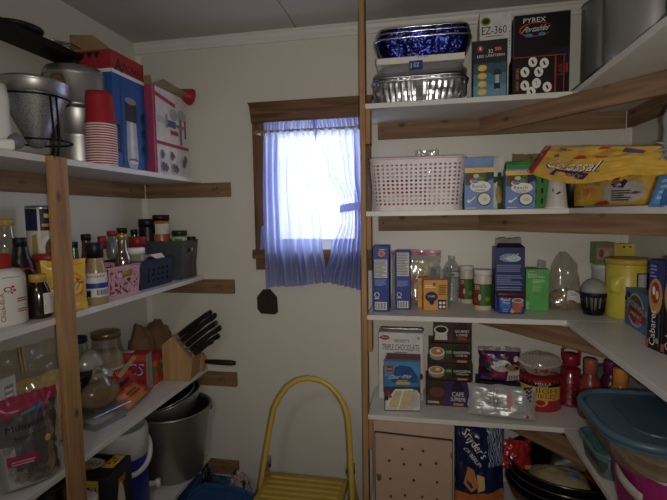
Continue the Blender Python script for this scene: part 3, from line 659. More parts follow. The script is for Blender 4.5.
bx(130, 146, 236.5, -1.128, 'spice_tub', 'tub with a dark red lid at the back of the navy basket', C('#7a1420', .35), C('#8e1624', .4), .045, 1.0, .7, cat='jar')
# white-lidded jar standing in the navy basket's corner
P, r, h = cyl(130, 149, 247.5, z2, x=-1.045)
# pink lace basket and navy basket
def basket(name, label, A, B, hh, dd, m, nu, nv, keep, cat='basket', flare=.008, rimw=.004):
    e = B-A; w = math.hypot(e.x, e.y); t = thing(name, label, cat, (A.x, A.y, z2+.0004), math.atan2(e.y, e.x))
    b = MB()
    def wall(P0, P1, n):
        P0 = Vector(P0); P1 = Vector(P1); nrm = (P1-P0).normalized().cross(Vector((0, 0, 1)))
        b.grid(lambda u, v: P0+(P1-P0)*u+Vector((0, 0, hh*v))+nrm*flare*v, n, nv, m, False, keep=lambda i, j: keep(i, j, n))
    n2 = max(6, int(nu*dd/w))
    wall((0, 0, 0), (w, 0, 0), nu); wall((w, 0, 0), (w, dd, 0), n2); wall((w, dd, 0), (0, dd, 0), nu); wall((0, dd, 0), (0, 0, 0), n2)
    b.build('body', t, solid=.0022)
    b = MB(); b.box((.001, .001, 0), (w-.001, dd-.001, .002), m); b.build('bottom', t)
    b = MB(); f = flare; b.tube([(-f, -f, hh), (w+f, -f, hh), (w+f, dd+f, hh), (-f, dd+f, hh)], rimw, m, 8, True, flat=.7); b.build('rim', t)
    return t, w
rnd = random.Random(5); PK = C('#d79fae', .45); NB = C('#1c2748', .45)
lace = {(i, j): rnd.random() for i in range(60) for j in range(40)}
def klace(i, j, n):
    if j >= 13 or j == 0 or i in (0, n-1): return True
    if 9 <= j <= 11 and n*.3 < i < n*.75: return False
    if j in (12, 8): return (i % 5) != 2
    return lace[(i, j)] > .42
A = onz(107, 299.5, z2); B = onz(138, 292, z2); A.x = B.x = -1.015
A.y = onx(107, 280, -1.015).y; B.y = onx(138, 280, -1.015).y
hp = zat(A, 108, 269)-z2; pinkA, pinkB = A.copy(), B.copy()
t, wpk = basket('lace_basket', 'pink plastic basket with lacy cutouts', A, B, hp, .17, PK, 26, 14, klace)
def knavy(i, j, n): return not (2 <= j <= 7 and i % 3 == 1 and j % 2 == 0 and 1 < i < n-2)
A = onz(140, 289, z2); A.x = -1.02; A.y = onx(140, 280, A.x).y; B = A.copy(); B.y = onx(171, 270, A.x).y
hn = zat(A, 138, 262)-z2
navA, navB = A.copy(), B.copy()
t, wn = basket('small_basket', 'navy blue plastic basket with small round holes', A, B, hn, .15, NB, 20, 10, knavy)
# contents of the two baskets
def inside(A, u, v, z=z2+.003): return Vector((A.x-v, A.y+u, z))
t = thing('candy_packet', 'red and white packet inside the pink basket', 'packet', inside(pinkA, wpk*.52, .03))
b, fs = pillow(.075, hp*.86, .024, 8, .003, .1, C('#b8332e', .35), nu=12, nv=12); b.prints(fs, [('e', .62, .72, .2, .14, PAPERW), ('r', .1, .2, .9, .4, C('#33463a', .5), 4, 1)], .003); b.build('packet', t); t.rotation_euler.z = PI/2
t = thing('candy_packet', 'dark packet lying inside the pink basket', 'packet', inside(pinkA, wpk*.5, .095)); t.rotation_euler.z = PI/2
b, fs = pillow(.10, hp*.7, .03, 9, .003, .1, C('#4a2038', .35), nu=12, nv=12); b.build('packet', t)
P = inside(navA, .048, .045); r = .032; hj = zat(P, 139, 247.5)-P.z
q = bottle('seasoning_jar', 'seasoning jar with a white lid in the navy basket', P, r, hj, C('#8f8a68', .35), WHITE, r*1.02, .022, prof=[(0, 0), (r*.95, 0), (r, .005), (r, hj*.84), (r*.9, hj-.022)], lab=(.40, .52, C('#7c5038', .5), [('r', .1, .1, .5, .9, C('#5a6a30', .5), 3, 1)]), cat='jar', group=BB)
t = thing('snack_packet', 'blue and yellow packet with a torn white corner in the navy basket', 'packet', inside(navA, wn*.68, .055)); t.rotation_euler = (0, 0, PI/2)
b, fs = pillow(.085, hn+.020, .03, 12, .004, .1, C('#1d2c66', .35), nu=14, nv=14, mf=lambda u, v: [C('#1d2c66', .35), C('#b89a30', .4)][.86 < v < .93 and u < .6])
b.build('packet', t); b = MB(); b.add([(-.02, -.018, hn+.012), (.055, -.022, hn+.014), (.052, -.040, hn-.004), (.02, -.040, hn-.012), (-.0, -.034, hn-.006)], [[0, 1, 2, 3, 4]], PAPERW); b.build('torn_corner', t, solid=.0008)
# grey bin with spices
A = Vector((-.998, onx(183, 270, -.998).y, z2+.0005)); yb1 = 1.915
hb = zat(Vector((-.99, A.y, 0)), 184, 241.5)-z2; A.y = onx(182.5, 275, -.998).y; w = yb1-A.y; GB = C('#4b4e54', .5); dd = .235
t = thing('storage_bin', 'dark grey open storage bin with a handle slot at the far end of the shelf', 'bin', A, PI/2)
tp = .012; b = MB()
def bw(P0, P1, hole=False, n=12):
    P0 = Vector(P0); P1 = Vector(P1); nr = (P1-P0).normalized().cross(Vector((0, 0, 1))); L = (P1-P0).length
    b.grid(lambda u, v: P0+(P1-P0)*(.5+(u-.5)*(1+2*tp/L*v))+Vector((0, 0, hb*v))+nr*tp*v, n, 10, GB, False, keep=(lambda i, j: not (3 <= i <= 8 and j == 7)) if hole else None)
i0 = tp
bw((i0, i0, 0), (w-i0, i0, 0), True); bw((w-i0, i0, 0), (w-i0, dd-i0, 0)); bw((w-i0, dd-i0, 0), (i0, dd-i0, 0)); bw((i0, dd-i0, 0), (i0, i0, 0))
b.build('body', t, solid=.003)
b = MB(); b.box((i0, i0, 0), (w-i0, dd-i0, .003), GB); b.build('bottom', t)
b = MB(); b.tube([(0, 0, hb), (w, 0, hb), (w, dd, hb), (0, dd, hb)], .005, GB, 8, True, flat=.5); b.build('rim', t)
def inbin(px, py, y): Q = ony(px, py, y); return Vector((Q.x, Q.y, z2+.0045))
P = inbin(147.5, 230, 1.815); h = zat(P, 146, 219)-P.z; r = 8.0*depth(P)/FPX
bottle('spice_canister', 'black spice canister in the grey bin, leftmost of its jars', P, r, h, C('#1a1516', .4), BLACK, r*1.04, .035, prof=[(0, 0), (r*.98, 0), (r, .005), (r, h*.8), (r*.95, h-.035)], cat='jar', group='spice jars in the grey bin')
P = inbin(161.5, 230, 1.835); h = zat(P, 161, 215)-P.z; r = 8.0*depth(P)/FPX
bottle('spice_jar', 'orange spice jar with a black lid in the grey bin', P, r, h, C('#b0621a', .25, spec=.6), BLACK, r*1.0, .025, prof=[(0, 0), (r*.95, 0), (r, .005), (r, h*.86), (r*.85, h-.025)], lab=(.70, .86, C('#cfcabc', .5), [('l', .1, .1, .9, .9, 4, C('#7a6a5a', .5)), ('r', 0, 0, .28, 1, C('#2a1a14', .5), 3, 1)]), cat='jar', group='spice jars in the grey bin')
P = inbin(179.5, 236, 1.845); h = zat(P, 179, 230.5)-P.z; r = 7.0*depth(P)/FPX
bottle('spice_jar', 'short jar with a dark green lid and pale label in the grey bin', P, r, h, C('#6d7f4c', .3), C('#1d2f22', .4), r*1.05, .022, prof=[(0, 0), (r*.95, 0), (r, .005), (r, h*.85), (r*.9, h-.022)], lab=(.72, .86, C('#c8cbb0', .5), [('r', .3, .2, .6, .8, GREEN, 2, 1)]), cat='jar', group='spice jars in the grey bin')
P = inbin(191.5, 238, 1.885); h = zat(P, 191, 236.5)-P.z
bottle('spice_jar', 'jar whose black lid just clears the grey bin rim, nearest the back wall', P, .017, h, C('#5a4a3a', .3), BLACK, .018, .02, cat='jar', group='spice jars in the grey bin', sh=.75)
t = thing('spice_packet', 'blue and orange packet behind the handle slot of the grey bin', 'packet', Vector((-1.035, 1.86, z2+.0045)), PI/2)
b, fs = pillow(.05, hb*.93, .012, 14, .003, .1, C('#2f5fa8', .4), nu=12, nv=12, mf=lambda u, v: C('#2f5fa8', .4) if v > .8 else C('#c8641e', .4)); b.build('packet', t)
# ================================================================== LEFT WALL, third shelf
BAGG = 'bagged food on the lower left shelf'
def zs(P, px, py): return zat(P, px, py)-P[2]
# multivitamin pouch (silver, magenta top)
A = onz(-14, 497, z3); B = onz(54, 476, z3); A.x = -1.02; e = B-A
MAGB = C('#a32452', .3, spec=.6)
c = (A+B)/2; c.x = max(c.x, XL+.1); h = zs(c, 30, 398)
t = thing('vitamin_pouch', 'big silver and magenta multivitamin pouch at the front of the lower left shelf', 'pouch', c+Vector((-.03, .03, .001)), math.atan2(e.y, e.x)-.12)
w = math.hypot(e.x, e.y)*1.32
def mvit(u, v):
    if v > .90-.10*(1-u): return MAGB
    if .28 < v < .38 and .08 < u < .52: return MAGB
    return SILV if (u > .70 or v < .22 or (u < .2 and v < .5)) else C('#6c6a71', .3, .4, spec=.6)
b, fs = pillow(w, h, .085, 21, .006, .10, SILV, mf=mvit, nu=36, nv=36); b.build('pouch', t)
b = MB(); b.prints(fs, [('t', 'Multivitamin', .42, .715, .70, .068, C('#0c0c0e', .5), .05), ('t', 'Energy & Focus', .42, .60, .5, .045, C('#2a2226', .5), .06), ('l', .12, .30, .44, .36, 2, C('#d8a0b4', .5)), ('e', .68, .50, .05, .035, C('#c8a018', .4)), ('p', [(.30, .82), (.52, .86), (.5, .89), (.3, .86)], C('#2f9a8a', .4)), ('p', [(.52, .82), (.66, .90), (.62, .92), (.5, .86)], C('#3a6fb0', .4)), ('p', [(.62, .82), (.86, .95), (.84, .985), (.60, .88)], C('#cc4a78', .4))], .012); b.build('front_print', t)
# small carton with fruit print behind it
A = Vector((-1.20, onx(-8, 400, -1.20).y, z3+.0004)); B = A.copy(); A.y = onx(-3, 400, -1.115).y; A.x = -1.115; B = Vector((-1.10, onx(17, 395, -1.10).y, z3))
A = Vector((-1.105, onx(-6, 395, -1.105).y, z3)); B = Vector((-1.105, onx(17, 395, -1.105).y, z3))
carton('fruit_carton', 'small white carton with strawberries and green leaves behind the silver pouch', 'box', A, B, zs(A, 10, 380), .05, C('#dcdcd6', .5), lift=.0004, front=[('r', .45, .42, .85, .92, C('#9c9ca0', .6)), ('l', .48, .45, .82, .9, 8, WHITE), ('e', .18, .62, .14, .10, C('#7a8a20', .5)), ('e', .12, .45, .12, .07, C('#b8261e', .4)), ('e', .3, .38, .12, .06, C('#7a8a20', .5)), ('e', .05, .25, .14, .08, RED), ('p', [(0, .02), (1, .02), (1, .18), (.45, .08)], C('#4a8a24', .5)), ('bar', .72, .04, .95, .12, INK)])
# big clear bag of noodles with a clothespin
A = onz(14, 470, z3); 
c = Vector((-1.16, onx(40, 400, -1.16).y, z3+.001)); h = zs(c, 40, 368); w = .24
NOOD = speck('dry_noodles', [(0, '#b08c40'), (.45, '#e2bd6c'), (.6, '#ecce86'), (1, '#a88040')], 90, .5, bump=.6)
t = thing('noodle_bag', 'big clear bag of golden noodles closed with a clothespin', 'bag', c, PI/2-.25)
h1 = zs(c, 45, 374)
b, fs = pillow(w, h1, .10, 31, .008, .12, NOOD, nu=28, nv=20); b.build('noodles', t)
h2 = zs(c, 42, 342)
b, fs = pillow(w*1.08, h2, .108, 33, .014, .2, clear('bag_film', '#fbf8f0', .84, .12, '#cfc6b4', .35), nu=30, nv=30); b.build('film', t)
Q = onx(24, 372, -1.12)
PINW = wood('clothespin_wood', '#a8865a', '#c8a878', 2, .6, 40)
def clothespin(label, Q, rx, ry, rz, L=.075):
    t = thing('clothespin', label, 'clothespin', Q, 0); t.rotation_euler = (rx, ry, rz)
    for s in (-1, 1):
        b = MB(); b.prism([(s*.001, 0), (s*.006, .0), (s*.0065, L*.6), (s*.005, L), (s*.0035, L), (s*.001, L*.55)], -.005, .005, PINW, .0006); b.build('wooden_prong', t)
    b = MB(); b.tube(arc((0, 0, L*.5), .0055, 0, 2*PI, 14, 'xy')[:-1], .0012, C('#8b8b8e', .3, .9), 6, True); b.tube([(-.0068, 0, L*.5), (0, -.0055, L*.5), (.0068, 0, L*.5)], .0012, C('#8b8b8e', .3, .9), 6); b.build('spring', t)
clothespin('wooden clothespin standing upright on the noodle bag', Q, 0, -.10, 1.2)
# blue-lidded jar, knotted bag, dark jar, bread bag, clamshell
c = Vector((-1.228, onx(78, 360, -1.228).y, z3)); h = zs(c, 80, 336.5)
bottle('pantry_jar', 'clear jar with a navy lid just right of the pine post', c, .036, h, GLASS, NAVY, .034, .02, sh=.8, neck=.8, prof=[(0, 0), (.034, 0), (.036, .006), (.036, h*.82), (.031, h-.02)], fill=(.7, C('#9a8f80', .7)), cat='jar')
c = Vector((-1.06, onx(88, 410, -1.06).y, z3)); 
P, r, h = cyl(77, 101, 384, z3, bot=424)
P.y += .02; P.x -= .045
bottle('dark_jar', 'black jar behind the bread bag', P, r, h*1.25, C('#17120f', .2, spec=.6), BLACK, r*1.02, .02, sh=.85, cat='jar')
c = Vector((-1.135, onx(98, 380, -1.135).y, z3+.09))
# knotted translucent bag: two bulges
t = thing('knotted_bag', 'knotted milky plastic bag hanging over the dark jar', 'bag', Vector((P.x, P.y, z3+h*1.25+.001)), PI/2-.3)
FB = clear('milky_film', '#e8e0d4', .16, .25, '#cdc2b6', .75)
b = MB()
def blob(c, rx, ry, rz, m, seed, amp=.12, nu=20, nv=14, flat=None):
    def fn(u, v):
        a, p = 2*PI*u, PI*v-PI/2; d = Vector((math.cos(p)*math.cos(a), math.cos(p)*math.sin(a), math.sin(p)))
        k = 1+amp*noise.noise(d*2.1+Vector((seed, seed*2, 0)))+amp*.5*noise.noise(d*6+Vector((0, seed, 3)))
        q = Vector(c)+Vector((d.x*rx, d.y*ry, d.z*rz))*k
        if flat is not None and q.z < flat: q.z = flat+(q.z-flat)*.05
        return q
    return lambda bb: bb.grid(fn, nu, nv, m, True, wrap=True)
P1 = onx(90, 366, P.x)-Vector(t.location); P2 = onx(101, 378, P.x+.05)-Vector(t.location)
R = Matrix.Rotation(-t.rotation_euler.z, 3, 'Z')
blob(R @ P1, .050, .035, .058, FB, 1, flat=-.0)(b); b.build('bag', t); b = MB(); blob(R @ P2, .046, .03, .038, FB, 2, flat=-.03)(b); b.build('twisted_end', t)
# bread in a clear bag on a clear clamshell
A = onz(100, 429, z3); B = onz(130, 414, z3); c = (A+B)/2; c.z = z3+.0005; e = B-A; rz = math.atan2(e.y, e.x); w = .155
t = thing('clamshell_box', 'clear plastic clamshell box under the brown sugar bag', 'container', c+Vector((-.045, -.01, 0)), rz)
b = MB(); hh = .048
b.grid(lambda u, v: Vector((math.copysign(abs(math.cos(2*PI*u))**.5, math.cos(2*PI*u))*w/2*(.9+.1*v), math.copysign(abs(math.sin(2*PI*u))**.5, math.sin(2*PI*u))*.055*(.9+.1*v), hh*v)), 36, 4, PET, True, wrap=True); b.box((-w*.42, -.045, 0), (w*.42, .045, .002), PET); b.build('tray', t)
b = MB(); b.box((-w/2, -.056, hh), (w/2, .056, hh+.005), PET, .002); b.build('lid', t)
b = MB(); blob((-.01, 0, .018), .05, .035, .014, C('#b9aea2', .7), 5, .2, flat=.003)(b); b.build('contents', t)
s = thing('sugar_bag', 'clear bag of brown sugar twisted shut on top of the clamshell', 'bag', Vector(t.location)+Vector((0, 0, hh+.0055)), rz)
SUG = speck('brown_sugar', [(0, '#6a4a26'), (.5, '#8a6436'), (1, '#a07a48')], 160, .8, bump=.4)
hs_ = zs(t.location, 110, 388)-hh
b = MB(); blob((0, 0, .045), .070, .042, .048, SUG, 6, .10, flat=.001)(b); b.build('sugar', s)
b = MB(); blob((0, 0, .048), .075, .047, .055, clear('bag_film', '#fbf8f0', .84, .12, '#cfc6b4', .35), 7, .10, flat=.0)(b); b.lathe([(.045, .08), (.025, .105), (.008, .122), (.012, .135), (.02, .15)], clear('bag_film', '#fbf8f0', .84, .12, '#cfc6b4', .35), 16); b.build('film', s)
b = MB(); b.tube(arc((0, 0, .122), .010, 0, 2*PI, 10, 'xy')[:-1], .002, C('#5f8a3a', .5), 6, True); b.build('twist_tie', s)
# big jar with a dull gold lid
P, r, h = cyl(88, 125, 331, z3, x=-1.203); r = .062
hj = h
bottle('pretzel_jar', 'big clear jar with a dull gold lid and yellow and red label', P, r, h, clear('thick_glass', '#f6f2ea', .74, .06, '#b8ae9c', .4), GOLD, r*.86, .024, prof=[(0, 0), (r*.93, 0), (r*1.0, .01), (r*1.02, h*.55), (r*.98, h*.68), (r*.84, h*.80), (r*.80, h-.024)], lab=(.22, .50, YELP, [('r', .5, .38, 1, .95, C('#b01a2a', .4), 8, 1), ('t', 'TWISTS', .72, .68, .36, .26, YELP), ('r', 0, .88, 1, 1, C('#c9bb98', .5), 12, 1)]), fill=(.70, C('#b8aa8c', .7)), cat='jar')
# red snack carton and two narrow cartons
def redlab(t, w, h, d): pass
A = Vector((-1.105, onx(146, 370, -1.105).y, z3)); A = onz(151, 389, z3); B = onz(158, 385, z3)
RB = C('#b01c26', .45)
A2 = Vector((-1.262, 1.555, z3)); B2 = Vector((-1.10, 1.60, z3)); B2 = onz(147, 393, z3)
A2 = B2+Vector((-.15, -.02, 0)); 
carton('cracker_box', 'red snack box with blue lettering standing behind the red packets', 'box', A2, B2, zs(B2, 143, 354.5), .055, RB, lift=.0004, front=[('r', .0, .80, 1, .98, C('#c4401e', .5)), ('r', .12, .1, .62, .42, C('#a06a20', .5)), ('r', .66, .08, .80, .48, C('#7a5a24', .5)), ('t', 'ICS', .66, .60, .56, .30, C('#c8c4d0', .4), 0, .1), ('t', 'ICS', .66, .60, .50, .24, C('#1c3f9a', .4), 0, .1)],
    right=[('r', .06, .05, .94, .95, C('#b8b4ac', .6)), ('l', .12, .08, .88, .92, 14, C('#6a6662', .6)), ], top=[('r', .1, .2, .6, .8, PAPERW), ('l', .2, .3, .5, .7, 2, GREY)])
OR2 = C('#b0281f', .45)
for k, (a, c, lb) in enumerate((((152.5, 386.8), (158.8, 383.0), 'narrow red snack carton beside the red snack box'), ((159.6, 382.6), (166, 378.6), 'narrow red snack carton touching the knife block'))):
    A = onz(*a, z3); B = onz(*c, z3); A.x = B.x = -1.098
    A.y = onx(a[0], a[1], A.x).y; B.y = onx(c[0], c[1], A.x).y
    carton('snack_carton', lb, 'box', A, B, zs(B, c[0], 352.5-k*3), .07, OR2, lift=.0004, front=[('t', 'SNAX', .5, .90, .8, .09, C('#2f4a9a', .4)), ('e', .5, .68, .36, .10, C('#c07a3a', .5)), ('r', .05, .42, .95, .55, C('#4a8a2a', .5)), ('e', .5, .33, .36, .09, C('#a8623a', .5)), ('r', .05, .03, .95, .2, C('#c4541e', .5))], group='narrow snack cartons')
# red and orange packets in front
def packet(name, label, A, B, top, dd, m, mf=None, pr=(), tilt=0, seed=1, lean=0, group=None, crink=.006, off=.002):
    e = B-A; w = math.hypot(e.x, e.y); c = (A+B)/2
    t = thing(name, label, 'packet', c+Vector((0, 0, .001+off)), math.atan2(e.y, e.x), group); t.rotation_euler.x = lean; t.rotation_euler.y = tilt
    b, fs = pillow(w, top, dd, seed, crink, .12, m, mf=mf, nu=22, nv=22); b.build('packet', t)
    if pr: b = MB(); b.prints(fs, pr, .003); b.build('front_print', t)
    return t
RP = C('#c22a20', .28, spec=.6); OP = C('#d97a1a', .28, spec=.6); CHOC = C('#2a1a12', .35)
A = onz(123, 405, z3); B = onz(146, 394, z3); A.x -= .008; B.x -= .008
packet('candy_packet', 'red candy packet with a dark square leaning on the red snack box', A, B, .10, .03, RP, lambda u, v: CHOC if .25 < u < .75 and .35 < v < .8 else RP, [('t', "MINIS", .5, .6, .4, .12, C('#b8926a', .5), .2)], seed=41, lean=-.45, tilt=-.2)
A = onz(110, 404, z3); B = onz(133, 393, z3); A.x -= .022; B.x -= .022
packet('candy_packet', 'orange and black packet clipped by a clothespin beside the gold-lidded jar', A, B, .165, .03, C('#c9761a', .3, spec=.6), lambda u, v: CHOC if (.15 < u < .85 and .45 < v < .85) else (C('#b8321e', .3) if v < .4 else C('#d98a24', .3)), [('p', [(.35, .6), (.55, .52), (.68, .62), (.6, .78), (.42, .76)], C('#cfc4b4', .5)), ('r', .3, .88, .8, .97, C('#8a8a90', .4))], seed=43, lean=-.25)
A = onz(131, 415, z3); B = onz(154, 394, z3)
t = packet('cookie_packet', 'orange and red packet lying at the shelf edge', A+Vector((-.008, 0, .016)), B+Vector((-.008, 0, .016)), .085, .034, OP, lambda u, v: RP if u > .72 or v > .75 else OP, [('l', .2, .3, .6, .6, 2, C('#8a3a14', .4))], seed=45, lean=-.9)
clothespin('wooden clothespin gripping the orange and black packet', onx(119, 377, -1.03), .2, .75, 1.3, .085)
# paper sacks
PAP = speck('brown_paper', [(0, '#5f4630'), (.5, '#7c5d40'), (1, '#8d6d4c')], 6, .85, bump=.3)
for px, py, w, h, lb, x, sd in ((140, 330, .105, None, 'crumpled brown paper sack behind the red snack box', -1.185, 3), (168, 330, .125, None, 'taller crumpled brown paper sack behind the knife block', -1.19, 8)):
    c = Vector((x, onx(px, py, x).y, z3+.0008)); c.y = min(c.y, D-.075); h = zs(c, px, 325.5 if sd == 3 else 318.5)
    t = thing('paper_sack', lb, 'paper bag', c, PI/2-.5, 'brown paper sacks')
    b = MB(); blob((0, 0, h*.48), w*.52, .052, h*.50, PAP, sd, .20, 30, 22, flat=0)(b); b.build('sack', t)
# knife block
BLK = wood('block_wood', '#a97f4c', '#c49a62', 2, .45, 14)
A = onz(164.5, 381, z3); B = onz(190.4, 381, z3); A.x -= .005; e = B-A; e.z = 0; w = e.length; s = w/25.9
A.z = z3+.0006
t = thing('knife_block', 'light wooden knife block with a slanted slotted face', 'knife block', A, math.atan2(e.y, e.x))
px2 = lambda px, py: ((px-164.5)*s, (381-py)*s)
b = MB(); bd = .125
b.prism([px2(164.5, 381), px2(190.4, 381), px2(192.8, 362), px2(174.5, 338.5), px2(164, 346.5)], 0, bd, BLK, .002); b.build('block', t)
bm_ = Matrix.Translation(A) @ Matrix.Rotation(math.atan2(e.y, e.x), 4, 'Z')
b = MB(); SLOT = C('#2a1d10', .8)
p0 = Vector((px2(174.5, 338.5)[0], 0, px2(174.5, 338.5)[1])); p1 = Vector((px2(192.8, 362)[0], 0, px2(192.8, 362)[1])); ax = (p1-p0).normalized(); nx = Vector((-ax.z, 0, ax.x)) if ax.x > 0 else Vector((ax.z, 0, -ax.x))
if nx.z < 0: nx = -nx
Lf = (p1-p0).length
HAND = C('#141416', .35, spec=.5); BOL = C('#a8a9ac', .25, .95)
kn = [(.12, .03, .15, 0), (.12, .09, .145, 0), (.30, .02, .175, 1), (.30, .06, .15, 0), (.30, .10, .135, 0), (.50, .025, .15, 0), (.50, .07, .14, 0), (.50, .108, .13, 1), (.70, .03, .155, 1), (.70, .08, .12, 0), (.88, .03, .10, 0), (.88, .09, .11, 0)]
kl = ['top row of the knife block, front', 'top row of the knife block, back', 'second row of the block, front', 'second row of the block, middle', 'second row of the block, back', 'middle row of the block, front', 'middle row of the block, centre', 'middle row of the block, back', 'fourth row of the block, front', 'fourth row of the block, back', 'lowest row of the block, front', 'lowest row of the block, back']
for (k, yy, L, riv), lb in zip(kn, kl):
    o = p0+ax*(Lf*k)+Vector((0, yy, 0)); W = bm_ @ o
    s_ = thing('kitchen_knife', 'black-handled knife in the '+lb, 'knife', W+bm_.to_3x3() @ nx*.0012, 0, 'knives in the knife block')
    RR = (bm_.to_3x3() @ Matrix((ax, Vector((0, 1, 0)), nx)).transposed()).to_euler(); s_.rotation_euler = RR
    b = MB(); b.box((-.007, -.004, 0), (.007, .004, .012), BOL, .001); b.build('bolster', s_)
    b = MB(); q = .0105; L *= 1.18; b.prism([(-q, .012), (q, .012), (q*1.1, L*.4), (q*.9, L*.7), (q*1.5, L*.95), (q*.8, L), (-q*.6, L), (-q*.9, L*.7), (-q*1.2, L*.35)], -.0075, .0075, HAND, .003); hd = b.build('handle', s_)
    if riv:
        for zq in (.3, .5, .7):
            b = MB(); b.lathe([(0, -.0082), (.0022, -.0082), (.0022, .0082), (0, .0082)], BOL, 10, Matrix.Translation((0, 0, L*zq)) @ Matrix.Rotation(PI/2, 4, 'X')); b.build('rivet', hd)
# round wooden brush/peg with dark handle behind the block
c = onz(198, 378, z3); c = Vector((-1.003, 1.892, z3+.001)); hh = zs(c, 190, 354)
t = thing('carving_set', 'round-ended wooden holder beside the block with a dark handle sticking out', 'knife holder', c, .12)
b = MB(); b.lathe([(0, 0), (.030, 0), (.034, .006), (.035, hh*.7), (.027, hh*.95), (0, hh)], BLK, 24); b.build('holder', t)
b = MB(); b.tube([(.030, -.005, hh*.52), (.07, -.008, hh*.51), (.155, -.012, hh*.47), (.175, -.012, hh*.46)], [.009, .012, .013, .009], wood('dark_handle', '#2a1710', '#412418', 0, .4), 10); b.build('handle', t)
# ================================================================== LEFT WALL, lowest shelf
P = onz(176, 486, z4); r = 34.5*depth(P)/FPX; 
c = Vector((-1.035-.0, 1.70+.0, z4)); d_ = depth(c); rt = 37*d_/FPX*1.06; c.x = -1.27+rt+.022; c.y = 1.78
hb = zat(c, 178, 404)-z4
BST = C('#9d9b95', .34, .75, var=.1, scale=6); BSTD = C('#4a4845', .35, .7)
t = vessel('steel_bucket', 'stainless steel bucket with a rolled rim on the lowest left shelf', 'bucket', c, [
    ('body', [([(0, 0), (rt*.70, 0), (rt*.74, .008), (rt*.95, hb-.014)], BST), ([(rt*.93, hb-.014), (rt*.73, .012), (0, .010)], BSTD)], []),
    ('rim', [([(rt*.95, hb-.016), (rt*1.0, hb-.012), (rt*1.02, hb-.004), (rt*.99, hb), (rt*.93, hb-.004), (rt*.93, hb-.016)], BST)], [])])
b = MB(); b.tube([(rt*1.01*math.cos(a), rt*1.02*math.sin(a), hb-.02-.025*math.sin((a+.35)/(PI+.0)*PI)) for a in [-.35+(PI+.0)*i/24 for i in range(25)]], .0035, C('#9a9a9c', .25, .95), 8); hd = b.build('bail_handle', t)
for s in (-1, 1):
    b = MB(); b.lathe([(0, -.006), (.012, -.006), (.012, .004), (0, .006)], BST, 14, Matrix.Translation((s*rt*1.0, 0, hb-.025)) @ Matrix.Rotation(PI/2, 4, 'Y')); b.build('ear', hd)
for k, (rr_, z0, hh, tl, lb) in enumerate(((rt*.86, hb-.052, .10, .10, 'stainless mixing bowl tilted inside the steel bucket'), (rt*.74, hb-.036, .085, .125, 'upper dark-lined mixing bowl stacked in the bucket'))):
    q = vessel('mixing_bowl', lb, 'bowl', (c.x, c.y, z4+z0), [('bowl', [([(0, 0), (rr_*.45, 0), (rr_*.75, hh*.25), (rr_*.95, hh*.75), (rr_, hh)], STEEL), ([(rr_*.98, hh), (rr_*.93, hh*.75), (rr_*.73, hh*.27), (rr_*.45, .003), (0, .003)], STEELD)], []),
        ('rim', [([(rr_*.98, hh-.001), (rr_*1.03, hh-.001), (rr_*1.035, hh+.003), (rr_*1.0, hh+.005), (rr_*.97, hh+.002)], STEEL)], [])], tilt=(.03, -tl*2.2), group='mixing bowls in the bucket')
# drink cooler
P, r, h = cyl(97, 149, 424, z4, bot=508); r = .088; P.x = -1.125; P.y = 1.40
P.y = onx(124, 470, P.x).y
h = zat(P, 130, 424)-z4; CB = C('#1b2c9a', .4); CW = C('#d8d9d6', .4)
t = vessel('drink_cooler', 'blue drink cooler with a white lid and swing handle', 'cooler', P, [
    ('body', [([(0, 0), (r*.95, 0), (r, .006), (r, h*.68)], CB)], []),
    ('lid', [([(r*1.0, h*.68), (r*1.06, h*.685), (r*1.07, h*.93), (r*1.03, h*.985), (r*.94, h), (r*.88, h*.97), (r*.6, h*.96), (0, h*.96)], CW)], [])], rz=PI/2-.65)
b = MB(); pts = [(r*1.10*math.cos(a), r*1.14*math.sin(a), h*.76-.075*math.sin(-a)) for a in [-PI*i/24 for i in range(25)]]; b.tube(pts, .010, CW, 8, flat=1.0); hd = b.build('handle', t)
for s in (-1, 1):
    b = MB(); b.lathe([(0, -.004), (.014, -.004), (.014, .008), (0, .010)], CW, 14, Matrix.Translation((s*r*1.06, 0, h*.76)) @ Matrix.Rotation(s*PI/2, 4, 'Y')); b.build('pivot', hd)
Q = onz(160, 489, z4); v_ = (Q-Vector(P)); v_.z = 0; v_.normalize()
b = MB(); RI_ = Matrix.Rotation(-(PI/2-.65), 3, 'Z'); d0 = RI_ @ v_
b.tube([d0*(r*.97)+Vector((0, 0, .05)), d0*(r+.02)+Vector((0, 0, .048)), d0*(r+.055)+Vector((0, 0, .035))], [.016, .012, .009], CW, 10); b.tube([d0*(r+.052)+Vector((0, 0, .05)), d0*(r+.058)+Vector((0, 0, .018))], .013, CW, 10); b.build('spigot', t)
